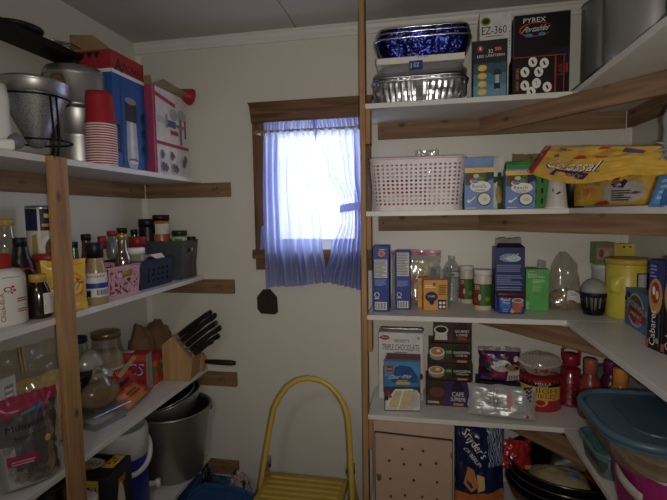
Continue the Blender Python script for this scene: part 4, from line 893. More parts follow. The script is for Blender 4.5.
# black 24-pack cracker case
A = Vector((-1.10, 0, z4)); Bx = Vector((-1.0, 0, z4))
GD = C('#232325', .5)
R0 = onz(117, 517, z4); hq = None
c0 = Vector((-1.005, 1.115, z4+.0004)); 
zt = zat(c0, 112, 478)-z4
pr_g = lambda u, v, a, b_: [('e', u, v, a*1.12, b_*1.12, C('#a8321e', .5)), ('e', u, v, a, b_, C('#d8d4c4', .5)), ('t', 'Goldfish', u, v, a*1.6, b_*.9, INK, 0, .15), ('p', [(u+a*.2, v-b_*1.02), (u+a*.9, v-b_*.8), (u+a*.3, v-b_*.6)], C('#d98a1a', .4))]
wq = .20; dq = .165
F0 = Vector((-1.195, 1.055, z4)); 
carton('cracker_case', 'black 24-pack cracker case with a yellow number square below the left shelf', 'box', Vector((-1.195, onx(107, 485, -.984).y-.02, z4)), Vector((-.984, onx(107, 485, -.984).y, z4)), zat(onx(107, 485, -.984), 107, 479)-z4, .145, GD, lift=.0004,
    front=[('r', .64, .58, .86, .97, YELP), ('t', '24', .75, .80, .17, .20, NAVY), ('l', .66, .61, .84, .69, 2, INK), ('p', [(.18, .62), (.38, .62), (.38, .76), (.2, .74)], C('#b8501c', .4)), ('e', .24, .66, .05, .06, ORANGE)],
    right=pr_g(.5, .42, .17, .40)+[('t', '24 COUNT', .55, .84, .3, .08, YELP)], top=pr_g(.42, .55, .30, .26)+[('r', .74, .4, .93, .95, YELP), ('t', '24', .83, .7, .12, .3, INK)])
# steel lid edge and dark jar near the frame bottom
P, r, h = cyl(84, 110, 493, z4, x=-1.0)
P = Vector((-1.035, .985, z4)); P = Vector((onx(97, 497, -1.02).x, onx(97, 497, -1.02).y, z4)); P.y = min(P.y, onx(107, 485, -.984).y-.062)
h = zat(P, 97, 493)-z4
vessel('lidded_tub', 'pale tub lid in front of the black cracker case at the bottom edge', 'tub', P, [('body', [([(0, 0), (.034, 0), (.038, h-.02)], C('#c8c4bc', .4))], []), ('lid', [([(.039, h-.02), (.041, h-.012), (.038, h-.003), (.02, h), (0, h)], C('#d6d2ca', .35))], [])])
P = Vector((-1.06, .88, z4)); P.y = onx(52, 490, -1.06).y; h = zat(P, 52, 484)-z4
vessel('dark_jar', 'dark glossy jar at the bottom edge left of the pine post', 'jar', P, [('body', [([(0, 0), (.04, 0), (.043, .006), (.043, h*.85), (.036, h-.012)], C('#1a1411', .12, spec=.8))], []), ('lid', [([(.037, h-.012), (.039, h-.01), (.039, h), (0, h)], BLACK)], [])])
# blue tote on the floor
z0 = .001
BT = C('#1a4c82', .6, bump=.2); c = Vector((-.80, 1.78, z0))
t = thing('tote_bag', 'blue fabric tote bag on the floor under the steel bucket shelf', 'bag', c, .10)
zz = lambda px, py, y: ony(px, py, y).z
prof = [ony(180, 488, 1.84), ony(195, 474, 1.86), ony(212, 471.5, 1.86), ony(226, 478, 1.86), ony(240, 485, 1.86), ony(256, 497, 1.86), ony(262, 530, 1.86)]
poly = [(-.17, 0)]+[(p.x-c.x, p.z) for p in prof if p.z < 9]+[(.17, 0)]
b = MB(); b.prism(poly, .035, .10, BT, .012); b.build('back_panel', t)
b = MB(); b.prism([(-.17, 0), (-.165, .40), (-.10, .455), (.05, .445), (.15, .40), (.17, 0)], -.14, -.10, BT, .012); b.build('front_panel', t)
for x in (-.165, .155):
    b = MB(); b.box((x, -.10, 0), (x+.012, .035, .40), BT); b.build('side_panel', t)
b = MB(); b.box((-.165, -.1, 0), (.165, .035, .006), BT); b.build('bottom', t)
b = MB(); hp_ = [ony(219, 476, 1.80), ony(230, 478, 1.78), ony(238, 482, 1.78), ony(239.5, 488, 1.78), ony(233, 493, 1.78)]
b.tube([Matrix.Rotation(-.10, 3, 'Z') @ (p-c) for p in hp_], .006, C('#173f6e', .6), 8, flat=.5); b.build('handle', t)
FLO = speck('floral_cloth', [(0, '#17181c'), (.42, '#1d1e24'), (.5, '#a89a94'), (.58, '#7a5a60'), (.66, '#d0c6c0'), (1, '#2a2c34')], 38, .8)
s = thing('folded_cloth', 'black floral cloth stuffed in the blue tote', 'cloth', c+Vector((0.02, -.03, .0075)), .1)
b = MB(); blob((.02, -.004, .225), .070, .034, .235, FLO, 11, .10, flat=.002)(b); b.build('cloth', s)
s = thing('plastic_bag', 'black plastic bag in the blue tote beside the floral cloth', 'bag', c+Vector((-.115, -.035, .0075)), .1)
b = MB(); blob((.005, 0, .225), .032, .042, .225, C('#141417', .25, spec=.6), 12, .2, flat=.002)(b); b.build('bag', s)
# ================================================================== RIGHT, top shelf (foil pans, boxes, pots)
r1, r2, r3, r4, r5 = ZR; FZ = [ZR[2]]
def fx(px, y, z): 
    """point at shelf height z on the vertical plane y=const under pixel column px"""
    zz = z or FZ[0]; P = ony(px, 194-(zz-CZ)*FPX/1.75, y); return Vector((P.x, y, z))
def hz(px, py, y, z): return ony(px, py, y).z-z
def tray(name, label, c, w, d, h, m, inner, ribs, group, taper=.12, rimm=None, rz=0, seed=0, off=0, parts=()):
    """rectangular foil pan with fluted sides and a rolled rim; local origin at the centre of its bottom"""
    t = thing(name, label, 'foil pan', c, rz, group)
    tb = []; L_ = 0; q0 = None
    for i in range(2001):
        a = 2*PI*i/2000; ca, sa = math.cos(a), math.sin(a); q = Vector((math.copysign(abs(ca)**.28, ca)*w, math.copysign(abs(sa)**.28, sa)*d, 0))
        L_ += (q-q0).length if q0 else 0; q0 = q; tb.append(L_)
    import bisect
    def even(u):
        s = (u % 1)*L_; i = max(1, bisect.bisect_left(tb, s)); f = (s-tb[i-1])/max(1e-9, tb[i]-tb[i-1]); return 2*PI*(i-1+f)/2000
    def ring(a, v, k=0):
        p = .28; ca, sa = math.cos(a), math.sin(a); s = (1-taper*(1-v))
        x = math.copysign(abs(ca)**p, ca)*w/2*s; y = math.copysign(abs(sa)**p, sa)*d/2*s
        return Vector((x*(1+k/w), y*(1+k/d), h*v))
    b = MB(); nn = 150
    def side(u, v):
        k = (.016 if ribs > 20 else .008)*(1 if math.sin(2*PI*u*ribs) > 0 else -.2)*math.sin(PI*min(1, v*1.05)) + .004*noise.noise(Vector((u*18, v*4, seed)))
        return ring(even(u), v, k)
    b.grid(side, nn*3 if ribs > 20 else nn, 8, m, ribs <= 20, wrap=True); b.build('sides', t)
    b = MB(); b.add([ring(even(i/60), 0)+Vector((0, 0, .0006)) for i in range(60)], [list(range(60))], inner); b.build('bottom', t)
    b = MB()
    pts = [ring(even(i/90), 1, .010)+Vector((0, 0, .002*noise.noise(Vector((i*.3, seed, 0))))) for i in range(90)]
    b.tube(pts, .0042, rimm or m, 8, True, flat=.8); b.build('rim', t)
    return t, ring
FOIL = C('#b9bac0', .28, .95, var=.2, scale=30, bump=.25, bscale=60)
BFOIL = C('#141d60', .22, .8, var=.3, scale=20, bump=1.2, bscale=45); BFIN = C('#10144a', .3, .6)
yT = 1.79
# stack of plain foil pans with clear lids
A = fx(373, 1.70, r1); B = fx(466, 1.70, r1); w = B.x-A.x; cxm = (A.x+B.x)/2+.003
h = hz(420, 75, 1.70, r1)*.82
FG = 'foil pans on the top right shelf'
t, ring = tray('foil_pan', 'silver fluted foil pan at the bottom of the stack under clear lids', Vector((cxm, 1.795, r1+.0006)), w*1.0, .245, .080, FOIL, FOIL, 50, FG, .05)
hh = .080
t, ring = tray('foil_pan', 'second silver foil pan nested inside the lidded silver pan', Vector((cxm, 1.795, r1+.0155)), w*.95, .230, .078, FOIL, FOIL, 50, FG, .08, seed=3)
LID = clear('clear_lid', '#eef0f2', .48, .08, '#c9ccd2', .45)
for k in range(3):
    s = thing('pan_cover', ['clear plastic pan lid, lowest of three on the foil pans', 'clear plastic pan lid, middle of three on the foil pans', 'clear plastic pan lid with a blue sticker, topmost on the foil pans'][k], 'lid', Vector((cxm, 1.795, r1+.0985+.006*k)), 0, 'clear pan lids')
    s.rotation_euler.y = -.03
    b = MB()
    def lf(u, v, k=k):
        a = 2*PI*u; p = .28; ca, sa = math.cos(a), math.sin(a); q = [1.02, 1.0, .95, .90, .86][min(4, int(v*4+.01))]; zz_ = [0, .004, .006, .024, .030][min(4, int(v*4+.01))]
        k2 = .004*(math.sin(2*PI*u*40) > 0)*(1 if v > .5 else 0)
        return Vector((math.copysign(abs(ca)**p, ca)*w/2*(q+k2), math.copysign(abs(sa)**p, sa)*.122*(q+k2), zz_))
    b.grid(lf, 160, 4, LID, False, wrap=True); b.add([lf(i/60, 1) for i in range(60)], [list(range(60))], LID); b.build('lid', s)
    if k == 2:
        b = MB(); S = S_front(w, 1, 0); b.box((-.035, -.1225, .004), (.012, -.1215, .036), C('#1d2f8c', .4)); b.prints(lambda u, v, o: Vector((-.035+.047*u, -.1225-o, .004+.032*v)), [('t', 'EZ', .55, .55, .4, .4, PAPERW), ('t', 'J', .12, .5, .12, .5, PAPERW)]); b.build('sticker', s)
# white box behind, blue pans on top of it
A = fx(379, 1.795, r1); B = fx(462, 1.795, r1)
zb = ony(420, 55.5, 1.69).z
carton('white_carton', 'plain white carton behind the silver foil pans and under the blue pans', 'box', Vector((A.x, 1.9215, r1)), Vector((A.x+.1, 1.9215, r1)), .2, .01, PAPERW) if 0 else None
zl_top = r1+.0935+.012+.032
b0 = Vector((A.x, 1.69, zl_top+.008))
carton('white_carton', 'plain white carton lying on the clear pan lids under the blue pans', 'box', b0, b0+Vector((B.x-A.x, 0, 0)), zb-b0.z, .20, PAPERW, front=[('bar', .48, .70, .60, .92, C('#7a7a7a', .5)), ('p', [(0, .2), (.16, 0), (0, 0)], C('#cfc9bc', .5))], left=[('r', 0, 0, 1, 1, C('#a8242c', .5))])
A = fx(376, 1.70, r1); B = fx(470, 1.70, r1); wb = B.x-A.x; cb = (A.x+B.x)/2
for k, (dz, sc_, rzz, lb) in enumerate(((0, 1.0, .0, 'shiny blue foil roasting pan, lowest of the blue stack'), (.021, .96, .0, 'shiny blue foil roasting pan in the middle of the blue stack'), (.038, .925, .0, 'shiny blue foil roasting pan on top of the blue stack'))):
    t, ring = tray('roasting_pan', lb, Vector((cb+.002*k, 1.80, zb+.0006+dz)), wb*sc_, .25*sc_, .058, BFOIL, BFIN, 16, 'blue foil pans', .16, rimm=C('#b9bcc8', .2, .95), rz=rzz, seed=k)
# boxes
TEAL = speck('lantern_card', [(0, '#18201e'), (.5, '#1d2a2c'), (1, '#26434c')], 2, .45, spec=.5)
A = fx(472.5, 1.665, r1); B = fx(507, 1.655, r1); h = hz(490, 40, 1.66, r1)
LB = C('#1d2326', .45); YL = C('#e0b41c', .45)
carton('lantern_box', 'dark teal lantern box with yellow spots in front of the white EZ-360 box', 'box', A, B, h, .08, LB, lift=.0004, front=
    [('r', .03, .02, .97, .22, C('#4b8fae', .45)), ('r', .03, .22, .97, .42, C('#3d7690', .45)), ('r', .03, .42, .97, .60, C('#2a5060', .45)), ('e', .22, .86, .09, .055, C('#b8202a', .4)), ('t', '1', .22, .86, .05, .05, PAPERW),
     ('t', '32', .52, .80, .14, .065, PAPERW), ('t', 'LED LANTERN', .52, .725, .78, .045, PAPERW), ('r', .64, .80, .82, .86, C('#d8541c', .4)),
     ('e', .28, .52, .13, .055, YL), ('e', .28, .38, .13, .055, YL), ('e', .28, .24, .13, .055, YL), ('e', .28, .10, .13, .055, YL),
     ('r', .62, .10, .80, .24, INK), ('r', .66, .24, .76, .38, C('#b8bab8', .4)), ('p', [(.56, .38), (.86, .38), (.78, .48), (.64, .48)], C('#23282a', .4)), ('e', .71, .12, .1, .02, C('#8d9094', .4)), ('p', [(.6, .48), (.61, .48), (.66, .58), (.78, .58), (.82, .48), (.83, .48), (.79, .59), (.65, .59)], INK)])
A = fx(479, 1.79, r1); B = fx(510.5, 1.785, r1); h = hz(490, 13.5, 1.79, r1)
carton('tool_box', 'tall white EZ-360 box with a green badge behind the lantern box', 'box', A, B, h, .12, C('#dcdcda', .5), lift=.0004, front=
    [('e', .20, .915, .15, .045, C('#7a8a1c', .5)), ('e', .20, .915, .11, .028, C('#2f3a16', .5)), ('t', 'EZ-360', .46, .815, .78, .085, INK), ('l', .2, .74, .75, .76, 1, GREY), ('l', .93, .6, .97, .8, 6, GREY), ('t', 'EZ-360', .5, .3, .8, .1, GREY)])
A = fx(513.5, 1.74, r1); B = fx(569, 1.73, r1); h = hz(540, 14, 1.74, r1)
PXB = C('#191616', .4); PXR = C('#a8231c', .4)
carton('bakeware_box', 'tall black and red portable bakeware box behind the round-dots box', 'box', A, B, h, .085, PXB, lift=.0004, front=
    [('r', .03, .30, .97, .42, PXR), ('r', .03, .42, .97, .50, C('#6a1a18', .4)), ('t', 'PYREX', .36, .93, .40, .055, PAPERW), ('e', .38, .82, .30, .085, C('#c4281e', .4)), ('e', .40, .82, .28, .072, PXB), ('t', 'Portables', .40, .83, .46, .065, PAPERW, .03, .2), ('e', .26, .755, .07, .02, C('#3a8ac0', .4)), ('e', .50, .76, .07, .02, C('#3a8ac0', .4)),
     ('p', [(.55, .52), (.62, .42), (.97, .40), (.97, .60), (.7, .58)], C('#1c2130', .4)), ('p', [(.34, .40), (.32, .22), (.44, .18), (.55, .25), (.46, .30), (.45, .46), (.36, .48)], C('#857a66', .5))])
A = fx(512, 1.652, r1); B = fx(565, 1.648, r1); h = hz(540, 56, 1.65, r1)
dots = []
for u, v in ((.24, .60), (.50, .58), (.60, .80), (.24, .24), (.46, .28), (.66, .16), (.36, .06), (.38, .84)):
    dots += [('e', u, v, .085, .135, PAPERW), ('t', '1' if u != .46 else '7', u, v, .035, .11, INK, .3)]
carton('dotted_box', 'low black box with white numbered circles and a red edge', 'box', A, B, h, .075, C('#161416', .4), lift=.0004, front=dots+[('r', .79, .02, .82, .98, PXR), ('r', .95, .02, .97, .98, PXR), ('t', 'Lock', .885, .6, .10, .3, PXR, 90), ('r', .0, .96, 1, .99, PXR), ('t', 'NEW SERIES', .09, .4, .06, .6, C('#c86a4a', .4), 90)])
# pots on the corner
PST = C('#a8a7a4', .36, .7, var=.06, scale=4)
def bigpot(label, c, r, h, lug=True, a=0):
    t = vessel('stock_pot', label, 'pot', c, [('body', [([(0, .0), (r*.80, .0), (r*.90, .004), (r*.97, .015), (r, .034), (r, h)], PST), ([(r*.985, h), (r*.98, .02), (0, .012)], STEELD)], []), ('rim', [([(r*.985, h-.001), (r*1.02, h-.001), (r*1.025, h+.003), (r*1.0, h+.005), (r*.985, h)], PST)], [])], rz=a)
    if lug:
        for s in (-1, 1):
            b = MB(); b.tube([(s*(r-.001), -.05, h*.63), (s*(r+.022), -.045, h*.635), (s*(r+.034), -.03, h*.64), (s*(r+.036), 0, h*.64), (s*(r+.034), .03, h*.64), (s*(r+.022), .045, h*.635), (s*(r-.001), .05, h*.63)], .010, C('#c4c4c4', .22, 1), 10, flat=1); b.build('handle', t)
    return t
bigpot('tall steel pot with a loop handle at the back corner of the top right shelf', Vector((.662, 1.845, r1+.0004)), .084, .345, False)
bigpot('big stainless pot in the middle of the top right side shelf', Vector((.620, 1.405, r1+.0004)), .118, .36, True, 0)
bigpot('stainless pot nearest the camera on the top right side shelf', Vector((.622, 1.065, r1+.0004)), .118, .33, False)
# ================================================================== RIGHT, second shelf (basket, ranch boxes, yellow bags)
A = fx(373.5, 1.655, r2); B = fx(462, 1.645, r2); w = B.x-A.x; h = hz(420, 158, 1.65, r2); LBK = C('#d8c9cf', .4, spec=.5)
t = thing('slotted_basket', 'white plastic laundry-style basket with rows of slots', 'basket', (A.x, 1.655, r2+.0004)); dd = .235; fl = .014
def hp(i, j, n): return not (i % 2 == 1 and j % 2 == 1 and 1 < j < 23 and 2 < i < n-2)
b = MB()
nu = 47
def rrect(u, v):
    """rounded rectangle loop, flared"""
    a = u; p = 2*(w+dd); s = a*p; rr = .03
    f = fl*v
    pts = [(0, 0), (w, 0), (w, dd), (0, dd)]
    if s < w: x, y = s, 0
    elif s < w+dd: x, y = w, s-w
    elif s < 2*w+dd: x, y = w-(s-w-dd), dd
    else: x, y = 0, dd-(s-2*w-dd)
    # round the corners
    cx_ = min(max(x, rr), w-rr); cy_ = min(max(y, rr), dd-rr); d = Vector((x-cx_, y-cy_, 0))
    if d.length > rr and d.length > 0: d = d.normalized()*rr
    q = Vector((cx_, cy_, 0))+d; m_ = Vector((w/2, dd/2, 0)); o = q-m_
    return m_+Vector((o.x*(1+f*2/w), o.y*(1+f*2/dd), h*v))
NU = 140
def keep(i, j): return not (i % 2 == 1 and j % 2 == 1 and 1 < j < 25)
b.grid(rrect, NU, 27, LBK, False, wrap=True, keep=keep); b.build('body', t, solid=.0024)
b = MB(); b.box((.02, .02, 0), (w-.02, dd-.02, .003), LBK); b.build('bottom', t)
b = MB(); pts = [rrect(i/80, 1) for i in range(80)]; b.tube(pts, .0055, LBK, 8, True, flat=.8); b.build('rim', t)
CT = 'things inside the slotted basket'
for k, (u, v, ww, hh, m, lb) in enumerate(((.22, .07, .10, .10, C('#b0222a', .4), 'red packet inside the slotted basket, left end'), (.45, .08, .10, .085, C('#a82a34', .4), 'dark red packet inside the slotted basket, middle'), (.52, .16, .12, .125, C('#4a5a4a', .5), 'green packet at the back of the slotted basket'), (.76, .08, .10, .11, C('#a8845a', .5), 'tan packet inside the slotted basket, right end'), (.24, .165, .1, .12, C('#28303a', .5), 'dark packet at the back left of the slotted basket'))):
    q = thing('food_packet', lb, 'packet', (A.x+w*u, 1.655+v, r2+.004), 0, CT); b, fs = pillow(ww, hh, .04, 50+k, .004, .1, m, nu=14, nv=14); b.prints(fs, [('r', .15, .3, .85, .6, PAPERW, 8, 3), ('l', .2, .35, .8, .55, 3, INK)], .003); b.build('packet', q)
q = thing('film_bag', 'crumpled clear film bag peeking over the slotted basket rim', 'bag', (A.x+w*.57, 1.80, r2+.131)) if 0 else None
t = thing('film_bag', 'crumpled clear film bag peeking over the slotted basket rim', 'bag', (A.x+w*.62, 1.755, r2+.0045), 0, CT)
b = MB(); b2, fs = pillow(.085, hz(430, 150, 1.75, r2)-.004, .05, 77, .010, .2, FILM, nu=16, nv=18); b2.build('film', t)
RB2 = speck('ranch_blue', [(0, '#4a6cae'), (.5, '#5f84c4'), (1, '#7d9fd6')], 14, .45)
def ranch(label, x0, x1, y0, yt, opened):
    A = fx(x0, y0, r2); B = fx(x1, y0, r2); h = hz((x0+x1)/2, yt, y0, r2)
    def ex(t, w, h, d):
        if opened: b = MB(); b.add([(0, .001, h), (w, .001, h), (w*1.0, -.004, h+.028), (0, -.004, h+.026)], [[0, 1, 2, 3]], RB2); b.build('flap', t, solid=.0012)
    carton('ranch_box', label, 'box', A, B, h, .045, RB2, lift=.0004, extra=ex, front=
        [('r', 0, .84, 1, .945, YELP), ('t', '2 PACK', .5, .893, .3, .05, C('#b8402a', .4)), ('r', .02, .56, .72, .83, C('#4a5a2c', .6)), ('e', .18, .74, .12, .06, C('#7a2c20', .6)), ('e', .4, .76, .1, .05, C('#c8c090', .6)), ('e', .55, .68, .12, .07, C('#5f7a34', .6)), ('e', .28, .64, .1, .05, C('#d8c8a0', .6)), ('p', [(.72, .84), (1, .84), (1, .7), (.72, .62)], NAVY),
         ('e', .54, .52, .36, .125, PAPERW), ('e', .36, .655, .13, .055, C('#2a4fa0', .4)), ('t', 'Great Value', .36, .655, .20, .05, PAPERW), ('t', 'Ranch', .50, .53, .46, .085, C('#2a4a8a', .4)), ('l', .34, .42, .72, .46, 1, GREY),
         ('e', .68, .23, .25, .155, C('#2b2a2e', .4)), ('e', .68, .235, .21, .13, C('#e2ddd0', .5)), ('e', .70, .23, .09, .05, C('#c9c2ae', .5)), ('e', .15, .19, .07, .035, PAPERW), ('p', [(.18, .20), (.20, .17), (.38, .28), (.36, .30)], PAPERW), ('l', .05, .02, .4, .05, 1, PAPERW)], group='ranch mix boxes')
ranch('blue ranch mix box with an open top flap beside the slotted basket', 464.5, 493.5, 1.655, 165.5, True)
ranch('blue ranch mix box standing before the green basket', 505.5, 535.5, 1.650, 168.5, False)
# clear salad pack between the boxes
t = thing('produce_bag', 'clear and white pack with green print between the two ranch boxes', 'bag', fx(486, 1.745, r2)+Vector((0, 0, .001)), 0)
h = hz(488, 157, 1.73, r2)
b, fs = pillow(.128, h, .045, 61, .006, .06, C('#d4d4d0', .3, spec=.6), mf=lambda u, v: C('#d4d4d0', .3, spec=.6) if v > .62 or u < .8 else C('#4c5a2a', .5), nu=20, nv=24)
b.prints(fs, [('p', [(.66, .62), (.8, .62), (.8, .70), (.92, .70), (.92, .62), (.98, .60), (.98, .46), (.66, .5)], C('#274a20', .5)), ('e', .84, .28, .1, .16, C('#a8983c', .5)), ('t', 'SALAD', .4, .86, .3, .08, C('#c8a020', .4))], .003); b.build('pack', t)
# green basket with a kraft packet
A = fx(503, 1.735, r2); B = fx(548, 1.735, r2); hg = hz(520, 163, 1.735, r2); GB2 = C('#2f8a2a', .45)
t = thing('green_basket', 'bright green plastic basket behind the second ranch box', 'basket', (A.x+.012, 1.735, r2+.0004)); w = B.x-A.x-.014; dd = .15
b = MB()
def gw(P0, P1, n):
    P0 = Vector(P0); P1 = Vector(P1)
    b.grid(lambda u, v: P0+(P1-P0)*u+Vector((0, 0, hg*v)), n, 9, GB2, False, keep=lambda i, j: not (i % 3 == 1 and j in (1, 3, 5, 7)))
gw((0, 0, 0), (w, 0, 0), 19); gw((w, 0, 0), (w, dd, 0), 13); gw((w, dd, 0), (0, dd, 0), 19); gw((0, dd, 0), (0, 0, 0), 13); b.build('body', t, solid=.003)
b = MB(); b.box((.002, .002, 0), (w-.002, dd-.002, .003), GB2); b.build('bottom', t); b = MB(); b.tube([(0, 0, hg), (w, 0, hg), (w, dd, hg), (0, dd, hg)], .006, GB2, 8, True); b.build('rim', t)
t = thing('nut_packet', 'brown packet leaning in the green basket', 'packet', (A.x+.012+w*.62, 1.81, r2+.0038), 0); t.rotation_euler.y = .0
b, fs = pillow(.105, hz(524, 155, 1.81, r2), .045, 63, .007, .1, speck('nut_print', [(0, '#4a3c28'), (.5, '#7a6a48'), (1, '#a8966a')], 30, .5), nu=18, nv=18); b.build('packet', t)
# white floral cup
P = fx(556.5, 1.70, r2); r = 10.5*depth(P)/FPX; h = hz(556, 176, 1.70, r2)
t = vessel('paper_cup', 'upside-down white paper cup with dark leaf marks under the yellow bag', 'cup', P+Vector((0, 0, .0004)), [('body', [([(r*1.0, .003), (r*.82, h*.6), (r*.70, h), (0, h)], C('#cfcbc4', .5))], []), ('rim', [([(r*.98, 0), (r*1.03, .001), (r*1.03, .005), (r*.98, .006)], WHITE)], [])])
b = MB(); b.prints(lambda u, v, o: S_cyl(r*(1-.26*v*1.25), 0, h*.8, PI*.8)(u, v, o+.002), [('p', [(.35, .78), (.40, .68), (.36, .6), (.33, .7)], INK), ('p', [(.48, .56), (.62, .64), (.68, .6), (.54, .52)], INK)]); b.build('leaf_print', t)
# dark mug thing beside it
P = fx(572, 1.79, r2); vessel('dark_canister', 'dark canister in the shadow behind the yellow bags', 'canister', P+Vector((0, 0, .0004)), [('body', [([(0, 0), (.04, 0), (.04, .10)], C('#17171a', .4))], []), ('lid', [([(.04, .10), (.042, .102), (.042, .115), (0, .118)], BLACK)], [])])
# big yellow cereal bags lying on the side shelf
YB = C('#d6a812', .3, spec=.6, bump=.8, bscale=25); YBD = C('#c8980c', .3, spec=.6, bump=.3, bscale=25)
PURP = C('#3d1d5c', .4); CRED = C('#c02a1c', .4)
def lying(name, label, fnc, m, mf, pr, seed, parts='bag', nu=44, nv=34, off=.004, back=.02):
    """bag given by a front surface fnc(u,v) in world space and pushed back by back*profile"""
    c = fnc(.5, 0); t = thing(name, label, 'bag', (c.x, c.y, r2+.0004))
    o = Vector(t.location)
    vv = Vector((.25, .97, 0)).normalized()
    def F(u, v, of=0):
        p = fnc(u, v)-o; k = math.sin(PI*min(1, max(0, u)))**.5*math.sin(PI*min(1, max(0, v)))**.5
        q = p-vv*(back*k+of)+vv*(.016*noise.noise(Vector((u*6, v*4, seed)))+.008*noise.noise(Vector((u*14, v*9, seed+3)))); return q
    def Bk(u, v):
        p = fnc(u, v)-o; k = math.sin(PI*u)**.5*math.sin(PI*v)**.5; return p+vv*(back*1.6*k+.0015)
    b = MB(); b.grid(lambda u, v: F(u, v), nu, nv, m, True, mf=mf); b.grid(lambda u, v: Bk(1-u, v), nu, nv, m, True); b.build(parts, t)
    if pr: b = MB(); b.prints(F, pr, off); b.build('front_print', t)
    return t
def quadf(p00, p10, p01, p11, y0, y1):
    """surface through four pixels; left pixels at depth plane y0, right at y1 (u right, v up)"""
    a, c, d, e = ony(*p00, y0), ony(*p10, y1), ony(*p01, y0), ony(*p11, y1)
    return lambda u, v: a*(1-u)*(1-v)+c*u*(1-v)+d*(1-u)*v+e*u*v
fA = quadf((574, 206.2), (672, 206), (575, 171), (676, 160), 1.70, 1.31)
lying('cereal_bag', 'lower bulging yellow cereal bag on the right side shelf', fA, YB, lambda u, v: C('#b8b4ac', .3, spec=.6) if (.33 < u < .75 and .08 < v < .60 and (u-.54)**2/.05+(v-.34)**2/.08 < 1) else YB,
      [('t', 'Malt-O-Meal', .20, .60, .2, .12, PURP, -.1), ('p', [(.36, .66), (.50, .72), (.58, .60), (.54, .44), (.44, .46)], PURP), ('p', [(.40, .6), (.46, .66), (.52, .6), (.46, .5)], C('#8a5a24', .5)), ('e', .18, .38, .08, .1, ORANGE), ('t', 'NEW', .18, .42, .12, .12, CRED, .3), ('p', [(.24, .0), (.42, .04), (.38, .14), (.28, .10)], CRED), ('l', .42, .12, .62, .40, 5, INK), ('p', [(.6, .3), (.66, .36), (.72, .32), (.66, .28)], C('#7a3a6a', .4))], 71, back=.05)
def fB(u, v):
    # upper bag: a slanting sheet whose left seal hangs past the shelf corner
    g = quadf((527, 172), (676, 176), (547.5, 146.5), (676, 146), 1.56, 1.20)
    p = g(u, v)
    dip = math.sin(PI*min(1, max(0, (u-.0)/.75)))*.030*(1-v); p.z -= dip
    p.z += .006*math.sin(PI*v)*0
    return p
lying('cereal_bag', 'upper yellow cereal bag with purple lettering and a red seal stripe', fB, YB, lambda u, v: C('#a81f24', .35) if u < .045 else (C('#b9b2a4', .35) if u < .055 else YB),
      [('t', 'Malt-O-Meal', .24, .90, .20, .10, PURP), ('e', .24, .90, .13, .07, C('#cfa83c', .4)), ('t', 'Malt-O-Meal', .24, .90, .18, .07, PURP), ('p', [(.30, .66), (.34, .74), (.56, .70), (.56, .66), (.4, .66), (.33, .63)], CRED), ('e', .15, .70, .025, .05, C('#9a4a1c', .4)), ('p', [(.47, .90), (.50, .98), (.58, .98), (.56, .92)], CRED), ('p', [(.66, .80), (.68, .95), (.82, .82), (.80, .72)], C('#5a4a7a', .4)),
       ('p', [(.17, .14), (.20, .30), (.47, .26), (.44, .10)], PURP), ('t', 'CRUNCH', .32, .20, .22, .12, C('#cfa83c', .4)), ('t', 'Colossal', .32, .44, .41, .30, PURP, 0, .1), ('t', 'Colossal', .318, .45, .39, .26, PAPERW, 0, .1), ('e', .52, .3, .02, .03, C('#7a8a2a', .4))], 73, back=.018)
# blue packets at the frame edge
BP = C('#2f86c8', .28, spec=.6)
for k, (p, lb, m) in enumerate(((((648, 207), (690, 207), (660, 176), (690, 170)), 'light blue striped snack packet at the right edge, beside the yellow bags', BP), (((660, 205), (700, 205), (664, 190), (700, 186)), 'deep blue snack packet in front of the light blue one at the right edge', C('#1c5fc0', .28, spec=.6)))):
    f = quadf(*p, 1.08-.06*k, .98-.06*k)
    lying('snack_packet', lb, f, m, None, [('l', .1, .2, .9, .9, 4, C('#9cc4e0', .4))] if k == 0 else [], 81+k, 'packet', 20, 16, back=.02)
# grey-green spiky plant-like utensil at the right edge
P = Vector((.69, 1.24, r2+.0004))
t = vessel('egg_whisk', 'dim grey wire whisk standing at the right edge behind the yellow bags', 'whisk', P, [('base', [([(0, 0), (.03, 0), (.03, .03), (.012, .05), (.010, .10), (0, .10)], GREY)], [])]) if 0 else None
Q = ony(662, 128, 1.28)
Q = ony(667, 130, 1.20)
t = thing('spiky_ornament', 'dim grey spiky ornament at the right frame edge above the yellow bags', 'ornament', (Q.x+.012, 1.20, r2+.0004))
GO = C('#7d8286', .5); zq = Q.z-r2
b = MB(); b.lathe([(0, 0), (.03, 0), (.032, .01), (.008, .02), (.006, zq*.6), (0, zq*.6)], GO, 16); b.build('stand', t)
b = MB(); b.lathe([(0, zq*.55), (.014, zq*.62), (.020, zq*.8), (.018, zq*1.0), (.022, zq*1.15), (.012, zq*1.3), (0, zq*1.34)], GO, 16); b.build('body', t)
for k, (dx, dz) in enumerate(((-.036, .01), (-.040, -.012), (-.030, -.03), (.036, .0), (.03, -.025))):
    b = MB(); b.tube([(0, 0, zq*.78), (dx*.6, -.006, zq*.78+dz*.7), (dx, -.008, zq*.78+dz)], [.005, .004, .001], GO, 6); b.build('spike', t)
